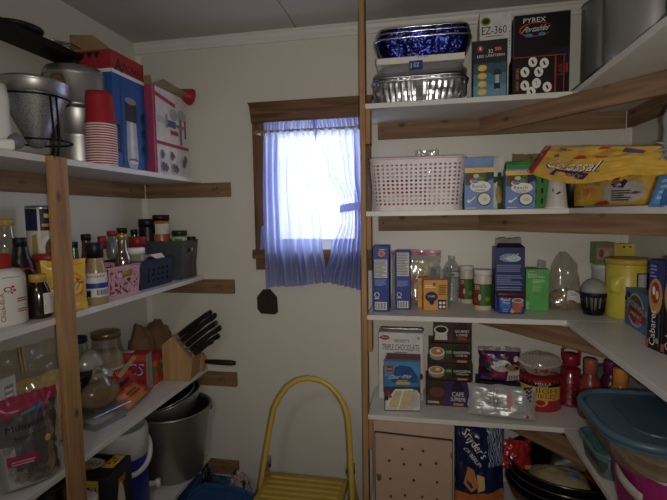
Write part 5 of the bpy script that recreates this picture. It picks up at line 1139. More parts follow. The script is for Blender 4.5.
# ================================================================== RIGHT, third shelf
SG = C('#1c3f9a', .45)
def nutri(): return [('r', .10, .52, .90, .80, C('#d8d8d6', .55)), ('l', .12, .53, .88, .79, 13, C('#77777c', .6)), ('l', .12, .40, .85, .50, 6, C('#8aa4d8', .5)), ('e', .25, .26, .16, .04, PAPERW), ('e', .25, .26, .12, .03, SG), ('l', .1, .19, .42, .22, 1, PAPERW), ('r', .12, .03, .86, .15, PAPERW), ('bar', .16, .04, .82, .14, INK)]
A = onz(373, 311.5, r3); B = onz(389.5, 311.8, r3); B.y = A.y; A.x = fx(373, A.y, 0).x; B.x = fx(389, A.y, 0).x; h = zat(A, 380, 246.5)-r3
carton('cookie_box', 'tall narrow blue box with a red emblem, nearest the tall post', 'box', A, B, h, .11, SG, lift=.0004, front=nutri()+[('e', .55, .89, .22, .045, C('#d88a70', .45)), ('e', .55, .89, .14, .03, C('#c0402a', .4)), ('l', .4, .94, .8, .96, 1, PAPERW)], left=[('r', .05, .05, .95, .95, C('#8a3060', .5)), ('e', .5, .5, .3, .3, C('#c8b0a0', .5))], group='tall blue boxes')
A = onz(395.5, 309.5, r3); B = onz(410.5, 309, r3); B.y = A.y; A.x = fx(395.5, A.y, 0).x; B.x = fx(410.5, A.y, 0).x; h = zat(A, 402, 251.5)-r3
carton('cookie_box', 'tall narrow blue box second from the tall post', 'box', A, B, h, .11, SG, lift=.0004, front=[('r', .10, .58, .90, .98, C('#d8d8d6', .55)), ('l', .12, .59, .88, .97, 14, C('#77777c', .6))]+nutri()[2:], left=[('r', .05, .05, .95, .95, C('#5a2a3a', .5)), ('e', .5, .4, .3, .2, C('#c88a60', .5))], group='tall blue boxes')
# zip bag of snacks behind
t = thing('zip_bag', 'clear zip bag with a pink seal behind the blue and orange boxes', 'bag', fx(416, 1.865, r3)+Vector((0, 0, .001)), 0)
h = hz(416, 250, 1.865, r3)
b, fs = pillow(.20, h, .05, 91, .008, .15, FILM, nu=22, nv=22); b.build('film', t)
b = MB(); b.grid(lambda u, v: fs(.02+.96*u, .90+.06*v, .002), 16, 1, C('#b8487a', .4)); b.build('zip_seal', t)
t = thing('snack_packet', 'red and white snack packet inside the clear zip bag', 'packet', fx(414, 1.866, r3)+Vector((0, 0, .012)), 0)
b, fs = pillow(.12, h*.70, .016, 92, .004, .1, C('#b03a2c', .4), mf=lambda u, v: C('#c8a828', .4) if v > .7 else C('#b03a2c', .4), nu=16, nv=16); b.prints(fs, [('e', .7, .35, .2, .2, PAPERW), ('t', 'Bts', .7, .35, .2, .14, C('#b02a2a', .4)), ('e', .75, .8, .15, .1, C('#7a7a28', .4))], .003); b.build('packet', t)
# orange cartons and tumblers
OC = C('#dd9a28', .45); ODK = C('#23264a', .45)
A = onz(423.5, 310.5, r3); B = onz(447.5, 310.5, r3); A.z = B.z = r3; h = zat(A, 435, 280.5)-r3
carton('broth_box', 'orange carton with a dark blue emblem in front of the clear tumblers', 'box', A, B, h, .055, OC, lift=.0004, front=[('e', .33, .45, .26, .17, ODK), ('p', [(.2, .32), (.46, .32), (.4, .18), (.28, .2)], ODK), ('t', 'CARE', .33, .47, .3, .06, PAPERW), ('r', .60, .03, .95, .36, ODK), ('e', .70, .25, .06, .05, PAPERW), ('e', .85, .25, .06, .05, PAPERW), ('e', .70, .12, .06, .05, PAPERW), ('e', .85, .12, .06, .05, PAPERW), ('l', .05, .74, .5, .86, 2, PAPERW), ('l', .62, .5, .95, .86, 6, C('#7a5410', .5)), ('r', .38, .82, .5, .92, C('#7a5410', .5))], group='orange cartons')
A = onz(417.5, 306.5, r3); B = onz(432, 306.5, r3); A.z = B.z = r3; A.y = B.y = 1.805
carton('broth_box', 'orange carton half hidden behind the front orange carton', 'box', fx(417.5, 1.795, r3), fx(431, 1.795, r3), hz(420, 278, 1.795, r3), .05, OC, lift=.0004, front=[('t', 'BE', .4, .35, .3, .1, ODK), ('l', .1, .75, .9, .9, 2, C('#a87018', .5))], group='orange cartons')
for px, yy, yt, lb in ((441.5, 1.825, 268.5, 'clear plastic tumbler behind the front orange carton'), (425.5, 1.872, 269.5, 'clear plastic tumbler farther left behind the orange cartons')):
    P = fx(px, yy, r3); rr_ = 11.0*depth(P)/FPX*.95; h = hz(px, yt, yy, r3)
    if px < 430: continue
    vessel('clear_tumbler', lb, 'cup', P+Vector((0, 0, .0004)), [('body', [([(0, 0), (rr_*.78, 0), (rr_*.8, .004), (rr_*1.0, h)], PET)], []), ('rim', [([(rr_*.99, h-.002), (rr_*1.02, h-.001), (rr_*1.02, h+.002), (rr_*.99, h+.002)], PET)], [])], 'clear tumblers')
# water bottle
P, r, h = cyl(443.5, 459, 255.5, r3, bot=303)
wp = [(0, .004), (r*.6, .0), (r*.9, .003), (r*.97, .012)]
for k in range(5): z_ = h*(.10+.075*k); wp += [(r*.97, z_), (r*.90, z_+h*.018), (r*.97, z_+h*.036)]
wp += [(r*.97, h*.50), (r*.93, h*.53), (r*.95, h*.66), (r*1.0, h*.68), (r*.92, h*.78), (r*.65, h*.86), (.0135, h*.90), (.0125, h*.94)]
vessel('water_bottle', 'clear plastic water bottle with a red and white label', 'bottle', P+Vector((0, 0, .0004)), [('body', [(wp, clear('water_bottle_plastic', '#f2f6f8', .45, .05, '#dfe4e6', .35))], []), ('cap', [([(.012, h*.935), (.0145, h*.94), (.0145, h), (0, h)], C('#b8bcc0', .4))], []),
    ('label', [], [(S_cyl(r*1.0, h*.53, h*.685, PI*1.9), [('r', 0, 0, 1, 1, C('#b9bfc4', .45), 30, 1), ('r', 0, .0, 1, .14, C('#a8283a', .4), 30, 1), ('r', 0, .86, 1, 1, C('#a8283a', .4), 30, 1), ('e', .52, .45, .04, .25, C('#4a8a3a', .4)), ('l', .42, .25, .5, .7, 2, C('#3a5a9a', .4))])])])
# parmesan jars
PJ = C('#cfc2a8', .4)
for x0, x1, yt, yb, lb in ((459.5, 473.5, 265.5, 304, 'cheese shaker jar with a green label and white lid, the one behind'), (473.5, 491.5, 269.5, 311, 'cheese shaker jar with a green label and white lid, in front')):
    P, r, h = cyl(x0, x1, yt, r3, bot=yb)
    vessel('cheese_jar', lb, 'jar', P+Vector((0, 0, .0004)), [('body', [([(0, 0), (r*.9, 0), (r*.97, .004), (r*.97, h*.80), (r*.85, h*.86), (r*.85, h*.87)], PJ)], []), ('lid', [([(r*.85, h*.865), (r*.99, h*.87), (r*.99, h*.985), (r*.93, h), (0, h)], C('#d8d8d4', .4))], []),
        ('label', [], [(S_cyl(r*.97, h*.12, h*.66, PI*1.2), [('r', 0, 0, 1, 1, C('#3c6a2c', .45), 20, 1), ('r', .0, 0, .42, 1, C('#7a3a2c', .5), 8, 1), ('t', 'ER', .35, .84, .16, .2, C('#d8cfa8', .4)), ('p', [(.10, .0), (.34, .0), (.36, .6), (.12, .5)], C('#2a1c1c', .5)), ('e', .3, .25, .05, .14, C('#b03028', .4)), ('e', .42, .4, .04, .15, C('#cbbd98', .4)), ('e', .62, .32, .07, .12, C('#7a8a1c', .4)), ('t', 'Y', .62, .30, .06, .16, C('#b0a428', .4)), ('r', .86, 0, 1, 1, C('#b8b4a8', .5), 4, 1)])])], 'cheese jars')
# blue box, small red-lidded tub, green box
NB2 = C('#1d2a6a', .45)
A = onz(494.5, 312, r3); B = onz(524, 310, r3); A = fx(495, 1.752, r3); B = fx(524.5, 1.752, r3); h = hz(510, 247.5, 1.752, r3)
def paperscrap(t, w, h, d):
    b = MB(); b.grid(lambda u, v: Vector((.002+.09*u+.01*v, .01+.05*v, h+.002+.030*math.sin(PI*v*.8)+.012*noise.noise(Vector((u*4, v*4, 2))))), 12, 10, C('#9c9c98', .35, spec=.6)); b.build('inner_bag', t)
    b = MB(); b.add([(0, 0, h), (w, 0, h), (w*.85, .012, h+.014), (w*.1, .012, h+.016)], [[0, 1, 2, 3]], C('#1a1c2c', .5)); b.build('flap', t, solid=.001)
carton('bag_box', 'tall navy box with a red and white logo and an open crumpled top', 'box', A, B, h, .08, NB2, lift=.0004, extra=paperscrap, front=
    [('e', .48, .84, .34, .065, C('#5a9ac8', .45)), ('e', .62, .83, .24, .05, C('#a8cfe4', .45)), ('t', 'SnapPak', .47, .855, .62, .075, PAPERW, .08, .2), ('t', 'SnapPak', .46, .857, .60, .065, C('#c83a28', .4), .08, .2), ('l', .05, .62, .9, .74, 4, C('#7a86b8', .5)), ('l', .05, .42, .92, .58, 5, C('#7a86b8', .5)), ('l', .05, .26, .9, .40, 4, C('#7a86b8', .5)), ('l', .05, .05, .7, .22, 5, C('#6a76a8', .5))])
A = onz(498, 313.8, r3); B = onz(526, 313.2, r3); B.y = A.y; h = zat(A, 510, 293)-r3; A.x = fx(498.5, A.y, 0).x; B.x = fx(525, A.y, 0).x
t = thing('coffee_tub', 'small blue drink mix tub with a dark red lid and a cup picture', 'tub', (A.x, A.y, r3+.0004)); w = B.x-A.x
b = MB(); b.box((0, 0, 0), (w, .055, h*.80), C('#1c3a9c', .4), .006, seg=3); b.build('body', t)
b = MB(); b.box((-.004, -.004, h*.80), (w+.004, .059, h), C('#5c121c', .4), .005, seg=3); b.build('lid', t)
b = MB(); b.prints(S_front(w, h*.8), [('e', .28, .5, .2, .3, C('#2f6ab8', .4)), ('t', 'Maxwell', .27, .84, .34, .16, PAPERW), ('t', 'House', .30, .66, .26, .14, PAPERW), ('p', [(.56, .1), (.86, .1), (.95, .8), (.52, .8)], C('#a8602a', .45)), ('e', .73, .80, .215, .13, C('#d8cdb4', .45)), ('e', .73, .80, .17, .09, C('#8a6a44', .45)), ('r', .76, .46, .95, .68, C('#e0408a', .4)), ('p', [(.44, .12), (.5, .36), (.62, .16), (.56, .06)], C('#d8a81c', .4)), ('l', .15, .1, .38, .3, 2, C('#7a9ad0', .4))]); b.build('front_print', t)
GR = C('#4fae4a', .45); A = onz(526, 310.8, r3); B = onz(549, 310.8, r3); A.z = B.z = r3; B.y = A.y; A.x = fx(525.8, A.y, 0).x; B.x = fx(549, A.y, 0).x; h = zat(A, 537, 269.5)-r3
def gtop(t, w, h, d):
    b = MB(); b.add([(w*.55, d*.4, h), (w*.95, d*.4, h), (w*.95, d*.42, h+.028), (w*.62, d*.42, h+.034)], [[0, 1, 2, 3]], C('#8d8f8c', .4)); b.build('hang_tab', t, solid=.0015)
carton('press_box', 'green burger press box with small white print', 'box', A, B, h, .075, GR, lift=.0004, topm=C('#4c5a3c', .5), extra=gtop, front=
    [('l', .12, .93, .4, .955, 1, C('#a8d8a0', .5)), ('t', 'Perfect', .28, .875, .38, .055, PAPERW), ('t', 'Burger Press', .45, .815, .72, .055, PAPERW), ('l', .28, .66, .85, .76, 3, C('#a8d8a0', .5)), ('l', .28, .46, .7, .62, 4, C('#8cc884', .5)), ('t', 'prep', .10, .14, .10, .18, PAPERW, 90), ('t', 'perfect', .10, .34, .07, .2, C('#2c7a30', .45), 90), ('e', .88, .05, .02, .012, PAPERW)])
# bag of seeds
P = fx(565.5, 1.842, r3)+Vector((0, 0, .001)); 
t = thing('seed_bag', 'clear bag of seeds with a white paper tag, right of the green box', 'bag', P)
SEED = speck('mixed_seeds', [(0, '#4a3820'), (.45, '#8a6c40'), (.55, '#b89a64'), (1, '#5f4a2c')], 130, .7, bump=.5)
h = hz(563, 252, 1.835, r3)
b = MB(); blob((0, 0, .035), .062, .045, .042, SEED, 15, .08, flat=.001)(b); b.build('seeds', t)
def bagf(u, v):
    a = 2*PI*u; rr = [.062, .072, .068, .058, .052, .050, .046, .030, .012][min(8, int(v*8))]; q = v*8-int(v*8); nx_ = [.062, .072, .068, .058, .052, .050, .046, .030, .012, .004][min(9, int(v*8)+1)]
    rr = rr+(nx_-rr)*q; k = 1+.16*noise.noise(Vector((math.cos(a)*1.5, math.sin(a)*1.5, v*5)))+.08*noise.noise(Vector((math.cos(a)*5, math.sin(a)*5, v*9)))
    return Vector((rr*math.cos(a)*k-.012*v, rr*.75*math.sin(a)*k, max(0, h*v)))
b = MB(); b.grid(bagf, 40, 24, clear('seed_bag_film', '#f6f2ec', .78, .12, '#d8d0c2', .5), True, wrap=True); b.build('film', t)
b = MB(); b.grid(lambda u, v: Vector((-.012+.046*u, -.060-.006*math.sin(u*3), .038+.036*v+.006*math.sin(u*5))), 8, 6, C('#c9c9c6', .5)); b.prints(lambda u, v, o: Vector((-.012+.046*u, -.063-.006*math.sin(u*3)-o, .038+.036*v+.006*math.sin(u*5))), [('l', .2, .5, .7, .85, 3, GREY)]); b.build('paper_tag', t)
# bug zapper lamp
P, r, h = cyl(580.5, 606, 278.5, r3, bot=316.5)
t = thing('zapper_lamp', 'black bug zapper lantern with a grey dome on the corner of the shelf', 'lantern', P+Vector((0, 0, .0004)), face_cam(P))
b = MB(); b.lathe([(0, 0), (r*.70, 0), (r*.72, h*.10), (r*.74, h*.12)], BLACK); b.build('base', t)
b = MB(); b.lathe([(0, h*.1), (r*.16, h*.1), (r*.16, h*.55), (0, h*.55)], C('#a8a496', .5), 12); b.build('tube', t)
for i in range(16):
    a = 2*PI*i/16; b = MB(); b.tube([(r*.73*math.cos(a), r*.73*math.sin(a), h*.1), (r*.93*math.cos(a), r*.93*math.sin(a), h*.56)], .0032, BLACK, 6); b.build('cage_bar', t)
b = MB(); b.lathe([(r*.80, h*.50), (r*.97, h*.52), (r*1.0, h*.60), (r*.98, h*.62), (r*.8, h*.62)], BLACK); b.build('collar', t)
b = MB(); b.lathe([(r*.9, h*.62)]+[(r*.92*math.cos(a), h*.62+h*.38*math.sin(a)) for a in [PI/2*i/8 for i in range(9)]], C('#9a9a98', .5)); b.build('dome', t)
# yellow tub, boxes behind
P = onz(634, 320.5, r3); r = 20.8*depth(P)/FPX; P = P+Vector((P.x, P.y, 0)).normalized()*r*.98; 
if P.x+r > XR-.003: P.x = XR-r-.003
P.y = min(P.y, D-r-.004); h = zat(P, 630, 258)-r3; YT = C('#d9c512', .35, spec=.5)
t = vessel('coffee_canister', 'large yellow plastic canister with a moulded grip and dark label', 'canister', P+Vector((0, 0, .0004)), [
    ('body', [([(0, 0), (r*.92, 0), (r*.96, .006), (r*.96, h*.86), (r*.92, h*.88), (r*.92, h*.9)], YT)], []),
    ('lid', [([(r*.92, h*.895), (r*1.02, h*.90), (r*1.02, h*.97), (r*.98, h), (r*.8, h*.985), (0, h*.985)], C('#c9a91c', .4))], []),
    ('label', [], [(S_cyl(r*.96, 0, h, PI), [('r', .62, .50, 1, .78, C('#4a1822', .45), 12, 1), ('r', .64, .54, .78, .76, C('#c9c4bc', .5), 4, 1), ('l', .65, .56, .77, .74, 4, GREY), ('r', .54, .22, .62, .38, C('#5a5420', .5), 2, 1)])])])
b = MB(); S = S_cyl(r*.96, 0, h, PI); b.grid(lambda u, v: S(.20+.24*u, .42+.30*v, .010*math.sin(PI*u)*math.sin(PI*v)**.6*(1 if True else 0)), 14, 12, YT); b.build('grip', t)
P2 = Vector((.63, 1.875, r3)); P2 = fx(602, 1.868, r3); rq = .036; h = hz(600, 270, 1.87, r3)
zt_ = ony(600, 264.5, 1.86).z-r3
vessel('white_tub', 'grey-white tub with a white lid in the corner behind the zapper lamp', 'tub', P2+Vector((0, 0, .0004)), [('body', [([(0, 0), (rq*.95, 0), (rq, .004), (rq, zt_-.02)], C('#a8aaa8', .4))], []), ('lid', [([(rq*.98, zt_-.021), (rq*1.05, zt_-.02), (rq*1.05, zt_-.003), (rq, zt_), (0, zt_)], C('#c4c4c0', .4))], [])])
A = fx(596, 1.845, r3+zt_+.0008); B = A+Vector((.062, 0, 0)); hq = ony(606, 242.5, 1.84).z-A.z
carton('tea_box', 'green and pink tea box on the white tub in the corner', 'box', A, B, hq, .06, C('#5f8a3c', .5), front=[('r', .05, .25, .95, .75, C('#a87a8a', .5)), ('e', .3, .5, .14, .2, C('#8a3a4a', .5)), ('e', .6, .45, .14, .2, C('#b8a04a', .5)), ('l', .1, .8, .9, .95, 2, C('#a8304a', .5))])
A = Vector((.688, 1.865, r3+.0008)); hh_ = ony(625, 244, 1.86).z-A.z
carton('yellow_box', 'yellow box with two dark dots peeking over the yellow canister', 'box', Vector((fx(613, 1.862, 0).x, 1.862, r3)), Vector((fx(637, 1.862, 0).x, 1.862, r3)), hh_, .06, C('#d0b818', .45), front=[('e', .40, .955, .06, .015, NAVY), ('e', .66, .955, .06, .015, C('#2a4a3a', .4)), ('l', .1, .935, .28, .945, 1, CRED)], lift=.0006)
# blue cookie box and two dark cracker boxes on the side shelf
A = onz(626, 320, r3); B = onz(648, 338, r3); A.x = fx(626, A.y, 0).x
CBL = C('#4a7ab0', .45)
A = Vector((.640, 1.49, r3)); A = onz(624.5, 322.5, r3); B = onz(648, 338, r3)
hb_ = zat(A, 627, 287)-r3
carton('cookie_carton', 'light blue cookie box with an oval picture in front of the yellow canister', 'box', A, B, hb_, .05, CBL, lift=.0004, front=[('e', .48, .5, .36, .44, C('#c8c0b0', .5)), ('e', .48, .52, .30, .38, C('#6a4a38', .5)), ('p', [(.05, .62), (.95, .46), (.95, .62), (.05, .78)], C('#aab0b4', .5)), ('t', 'LOVE SOME', .5, .62, .8, .15, INK, -.16), ('p', [(.18, .30), (.85, .24), (.9, .46), (.15, .52)], C('#a81f2c', .4)), ('t', 'MINIS', .52, .38, .45, .10, PAPERW, -.1), ('r', .52, .16, .70, .28, C('#e0408a', .4)), ('e', .2, .85, .09, .07, C('#2a2422', .5)), ('e', .1, .72, .06, .06, C('#2a2422', .5))])
KB = C('#1b1716', .4); KBL = C('#27337c', .4); CRK = speck('cracker', [(0, '#a8742c'), (.5, '#c8924a'), (1, '#d8a862')], 60, .7)
def cab(label, a, c, yt):
    A = onz(*a, r3); B = onz(*c, r3); h = zat(A, a[0], yt)-r3
    carton('cracker_carton', label, 'box', A, B, h, .06, KB, lift=.0004, topm=C('#2a2220', .5), front=[('r', 0, .60, 1, 1, KBL), ('e', .50, .60, .46, .20, CRK), ('e', .50, .64, .30, .12, C('#a83020', .5)), ('e', .40, .66, .1, .05, PAPERW), ('e', .64, .62, .1, .05, C('#d8c8a0', .5)), ('t', 'Cabaret', .40, .25, .40, .40, PAPERW, 90), ('l', .15, .80, .6, .95, 4, C('#8a94c8', .5)), ('r', .82, .06, .90, .42, C('#3a4a8a', .5)), ('e', .78, .12, .12, .03, C('#7aa86a', .5)), ('r', .0, .02, .2, .10, C('#c8502a', .4))], group='dark cracker boxes')
cab('dark brown and blue cracker box beside the light blue cookie box', (646.5, 347), (661, 353.5), 259)
cab('second dark cracker box, at the right edge of the picture', (661.8, 353.2), (680, 362), 256)
# ================================================================== RIGHT, fourth shelf
FZ[0] = r4
A = fx(379, 1.80, r4); B = fx(423, 1.80, r4); h = hz(400, 333, 1.80, r4)
def foilbag(t, w, h, d):
    b = MB(); b.box((.004, .03, h), (w*1.02, .05, h+.014), C('#a9a9ac', .25, .85, bump=.5), .004, seg=2); b.build('foil_top', t)
carton('brownie_box', 'tall white brownie mix box behind the blue cake mix', 'box', A, B, h, .065, C('#d9d8d6', .5), lift=.0004, extra=foilbag, front=
    [('e', .15, .925, .10, .036, C('#b01a28', .4)), ('t', 'Betty', .15, .925, .14, .03, PAPERW), ('p', [(.0, .925), (.06, .945), (.06, .905)], C('#b01a28', .4)), ('t', "HERSHEY'S", .52, .885, .34, .05, INK), ('t', 'TRIPLE CHOCOLATE', .50, .785, .84, .09, C('#3a2420', .5)), ('l', .36, .70, .68, .72, 1, C('#6a4a40', .5)), ('t', '4', .9, .93, .05, .06, INK), ('r', .90, .02, .99, .14, PAPERW), ('bar', .91, .03, .98, .12, INK), ('e', .95, .36, .05, .05, C('#6a1a24', .4)), ('r', .1, .1, .9, .5, C('#6a4a3a', .5))])
MIXG = 'cake mix boxes'
for k, (x0, x1, yb, yt, m, lb) in enumerate(((386.5, 420.5, 405, 355.5, C('#a02430', .45), 'red mix box, rearmost behind the blue cake mix'), (385.5, 420, 408, 358.5, C('#8e1c2a', .45), 'dark red mix box just behind the blue cake mix'))):
    y0 = 1.750-.028*k; A = fx(x0, y0, r4); B = fx(x1, y0, r4)
    carton('cake_mix_box', lb, 'box', A, B, hz(400, yt, y0, r4), .026, m, lift=.0004, front=[('l', .3, .93, .8, .96, 1, PAPERW)], topm=C('#5a5a60', .5), group=MIXG)
A = onz(384.5, 410.5, r4); B = onz(420, 411.3, r4); A.z = B.z = r4; h = zat(A, 400, 362)-r4
CK = speck('cake_crumb', [(0, '#b09a6a'), (.5, '#cdb98a'), (1, '#d9c9a0')], 70, .8)
carton('cake_mix_box', 'blue white-cake mix box with a cake slice picture, in front', 'box', A, B, h, .03, C('#3f8fc8', .45), lift=.0004, front=
    [('r', 0, .44, 1, .70, C('#3278b4', .45)), ('p', [(.3, .88), (.45, .93), (.75, .90), (.92, .72), (.95, .58), (.2, .58)], C('#1f4f8a', .45)), ('t', 'Classic White', .46, .70, .62, .075, PAPERW, .03, .2), ('t', 'CAKE MIX', .5, .62, .3, .03, PAPERW), ('r', .34, .54, .72, .60, C('#c8a83c', .4)), ('r', .05, .80, .24, .92, C('#a8202a', .4)), ('t', 'Duncan', .145, .86, .15, .04, PAPERW),
     ('r', 0, 0, 1, .5, C('#3a4048', .5)), ('p', [(.02, .02), (1, .02), (1, .36), (.9, .44), (.3, .44), (.02, .2)], C('#c9c8c4', .5)), ('p', [(.08, .12), (.30, .42), (.52, .44), (.36, .04)], CK), ('p', [(.40, .04), (.56, .44), (.80, .43), (.72, .05)], CK), ('p', [(.36, .04), (.52, .45), (.56, .45), (.40, .04)], PAPERW), ('p', [(.06, .12), (.30, .45), (.80, .46), (.82, .43), (.31, .42), (.1, .1)], PAPERW), ('p', [(.72, .05), (.80, .44), (.9, .42), (.97, .1)], C('#b9b8b6', .5)), ('e', .10, .36, .06, .05, C('#b02030', .4)), ('e', .16, .30, .05, .04, C('#c83a40', .4)), ('e', .06, .26, .05, .04, C('#2a2a4a', .4))], group=MIXG)
# coffee boxes stack
CB_ = speck('coffee_card', [(0, '#241710'), (.5, '#3a2416'), (1, '#5a3820')], 26, .45, spec=.5)
def coffee(lb, x0, x1, yb, yt, y0, kind, z):
    A = fx(x0, y0, z); B = fx(x1, y0, z); hh = ony((x0+x1)/2, yt, y0).z-z
    if kind == 0: pr = [('p', [(.02, .12), (.36, .12), (.34, .5), (.04, .5)], C('#c9c4ba', .5)), ('e', .19, .60, .19, .22, C('#d8d2c6', .5)), ('e', .19, .62, .15, .15, C('#1c120c', .4)), ('p', [(.5, .7), (.66, .95), (.84, .95), (.98, .7), (.98, .2), (.5, .2)], C('#1d130e', .5)), ('t', 'GOURMET', .74, .56, .38, .14, PAPERW), ('t', 'COFFEE', .74, .38, .3, .1, PAPERW), ('r', .62, .14, .86, .28, C('#a8202a', .4))]
    elif kind == 1: pr = [('e', .19, .42, .18, .30, C('#8f8a80', .5)), ('e', .19, .56, .18, .24, C('#d8d2c6', .5)), ('e', .19, .58, .15, .19, C('#b8763a', .5)), ('e', .22, .62, .05, .08, C('#e0c8a0', .5)), ('r', .40, .48, .53, .64, C('#4aa82a', .45)), ('p', [(.54, .68), (.68, .96), (.82, .96), (.98, .68), (.98, .22), (.54, .22)], C('#1d130e', .5)), ('t', 'GANODERMA', .76, .56, .38, .14, PAPERW), ('t', 'COFFEE MIX', .76, .40, .28, .09, PAPERW), ('r', .66, .06, .88, .17, C('#c8862a', .4))]
    else: pr = [('r', .42, .02, 1, .98, C('#3d2560', .45)), ('e', .24, .42, .2, .32, C('#4a2a1c', .5)), ('e', .24, .55, .17, .20, C('#6a4028', .5)), ('p', [(.56, .82), (.64, .98), (.76, .98), (.82, .82), (.82, .62), (.56, .62)], C('#1d1326', .5)), ('t', 'CAFE', .70, .50, .26, .17, PAPERW), ('t', 'SUPREME', .70, .30, .32, .15, PAPERW), ('r', .60, .06, .82, .15, C('#c8862a', .4)), ('p', [(.90, .1), (1, .1), (1, .5), (.93, .45)], PAPERW), ('l', .04, .1, .3, .2, 2, PAPERW)]
    carton('coffee_box', lb, 'box', A+Vector((0, 0, .0004)), B+Vector((0, 0, .0004)), hh-.0008, .11, CB_, front=pr, group='stack of coffee boxes'); return z+hh
yq = 1.765
z = r4
z = coffee('purple and brown coffee box at the bottom of the stack', 426, 472, 401, 381, yq-.006, 2, z)
z = coffee('brown coffee box second from the bottom of the stack', 428, 473, 381, 363, yq, 1, z)
z = coffee('brown coffee box second from the top of the stack', 429, 472, 363, 343.5, yq-.001, 1, z)
z = coffee('brown coffee box with a black-coffee cup, top of the stack', 434, 472, 343.5, 322, yq+.01, 0, z)
# purple frozen-fruit style bag on a dark tray box
A = fx(477.5, 1.84, r4); 
carton('dark_box', 'dark box with a faint pink dot under the purple bag', 'box', fx(478, 1.80, r4), fx(521, 1.80, r4), hz(500, 382.5, 1.80, r4), .09, C('#1a1f30', .45), lift=.0004, front=[('e', .62, .85, .06, .05, C('#a83a5a', .4)), ('e', .12, .86, .02, .02, GREY)])
zd = r4+hz(500, 382.5, 1.80, r4)
t = thing('coffee_bag', 'purple coffee bag with a white oval behind the silver pouch', 'bag', Vector((fx(499, 1.83, 0).x, 1.835, zd+.0012)), 0)
PU = C('#4a1f4a', .3, spec=.6); h = hz(499, 347, 1.835, zd)
b, fs = pillow(fx(520, 1.83, 0).x-fx(478, 1.83, 0).x, h, .055, 101, .007, .16, PU, mf=lambda u, v: C('#8d8688', .3, spec=.6) if v > .86 else PU, nu=26, nv=24); b.build('bag', t)
b = MB(); b.prints(fs, [('e', .52, .48, .26, .18, C('#cfcac8', .4)), ('e', .40, .66, .10, .07, C('#2a4fa0', .4)), ('t', 'Great Value', .40, .66, .16, .05, PAPERW), ('t', 'Cinnamon', .54, .46, .36, .10, PUR), ('l', .4, .34, .68, .38, 1, GREY), ('e', .88, .68, .07, .09, PAPERW), ('e', .16, .36, .10, .13, C('#1a1216', .4)), ('p', [(.14, .8), (.22, .78), (.36, .45), (.26, .5)], C('#a82a4a', .4)), ('p', [(.3, .12), (.62, .12), (.62, .3), (.34, .32)], C('#8a2430', .4)), ('e', .82, .42, .17, .10, C('#a8783c', .4)), ('e', .84, .40, .11, .06, C('#2a1c12', .4)), ('p', [(.64, .04), (.98, .04), (.98, .34), (.7, .36)], C('#c9c4be', .4)), ('bar', .7, .06, .94, .2, INK), ('r', .04, .04, .3, .14, C('#6a2a6a', .4))], .003); b.build('front_print', t)
# silver-white pouch lying in front
SW2 = C('#b9b8b8', .32, .25, spec=.6, bump=.3, bscale=30)
t = thing('silver_pouch', 'white and silver pouch with a red stripe lying on its side at the shelf edge', 'pouch', Vector((0, 0, 0)))
a, c = onz(468, 416, r4), onz(541, 424, r4); a.z = c.z = r4; e = c-a; t.location = (a+c)/2+Vector((-.006, .014, .006)); t.rotation_euler = (-.28, 0, math.atan2(e.y, e.x)); w = e.length; h = (zat(a, 500, 387)-r4)*.90; w *= .96
b, fs = pillow(w, h, .055, 111, .007, .06, SW2, nu=34, nv=22, mf=lambda u, v: C('#a82430', .4) if .045 < u < .065 else (C('#3a2a2a', .4) if (u > .80 and (u-.80)*2.2 > (1-v)*.55 and u < .93 and (int(u*60)+int(v*22)) % 3 != 0) else SW2)); b.build('pouch', t)
b = MB(); b.prints(fs, [('t', 'Save Time', .44, .62, .035, .5, INK, -90), ('t', 'Serving Suggestion', .385, .60, .035, .58, INK, -90), ('t', 'Recipe', .33, .62, .035, .4, INK, -90), ('t', 'EXP', .30, .5, .03, .2, INK, -90), ('r', .58, .3, .64, .8, C('#cf7a88', .4)), ('r', .66, .35, .68, .75, C('#cf9aa0', .4)), ('p', [(.86, .02), (.89, .10), (.85, .16), (.83, .06)], C('#a82430', .4))], .004); b.build('front_print', t)
# red coffee can
P, r, h = cyl(518.5, 559, 374, r4, bot=412)
HR = C('#b5131c', .35, spec=.5)
t = vessel('coffee_can', 'red coffee can with a black and yellow label on the corner of the shelf', 'can', P+Vector((0, 0, .0004)), [
    ('body', [([(0, 0), (r*.97, 0), (r, .004), (r, h-.012)], HR)], []), ('lid', [([(r*.98, h-.013), (r*1.02, h-.012), (r*1.02, h-.002), (r*.97, h), (0, h-.002)], C('#a8141c', .4))], []),
    ('label', [], [(S_cyl(r, 0, h, PI*1.05), [('r', .20, .80, .82, .97, INK, 16, 1), ('r', .20, .38, .82, .80, C('#d9a818', .45), 16, 1), ('e', .52, .34, .10, .15, C('#d9a818', .45)), ('t', 'HILLS', .55, .91, .20, .07, PAPERW), ('t', 'BROS', .55, .835, .12, .04, PAPERW), ('t', 'HIGH', .56, .695, .34, .15, C('#8a1018', .4)), ('t', 'YIELD', .56, .53, .32, .12, C('#8a1018', .4)), ('l', .32, .42, .74, .45, 1, INK), ('e', .52, .32, .06, .09, C('#a8141c', .4)), ('r', .0, .45, .2, .8, C('#8a7a18', .4), 6, 1)])])])
zc_ = r4+h+.0006
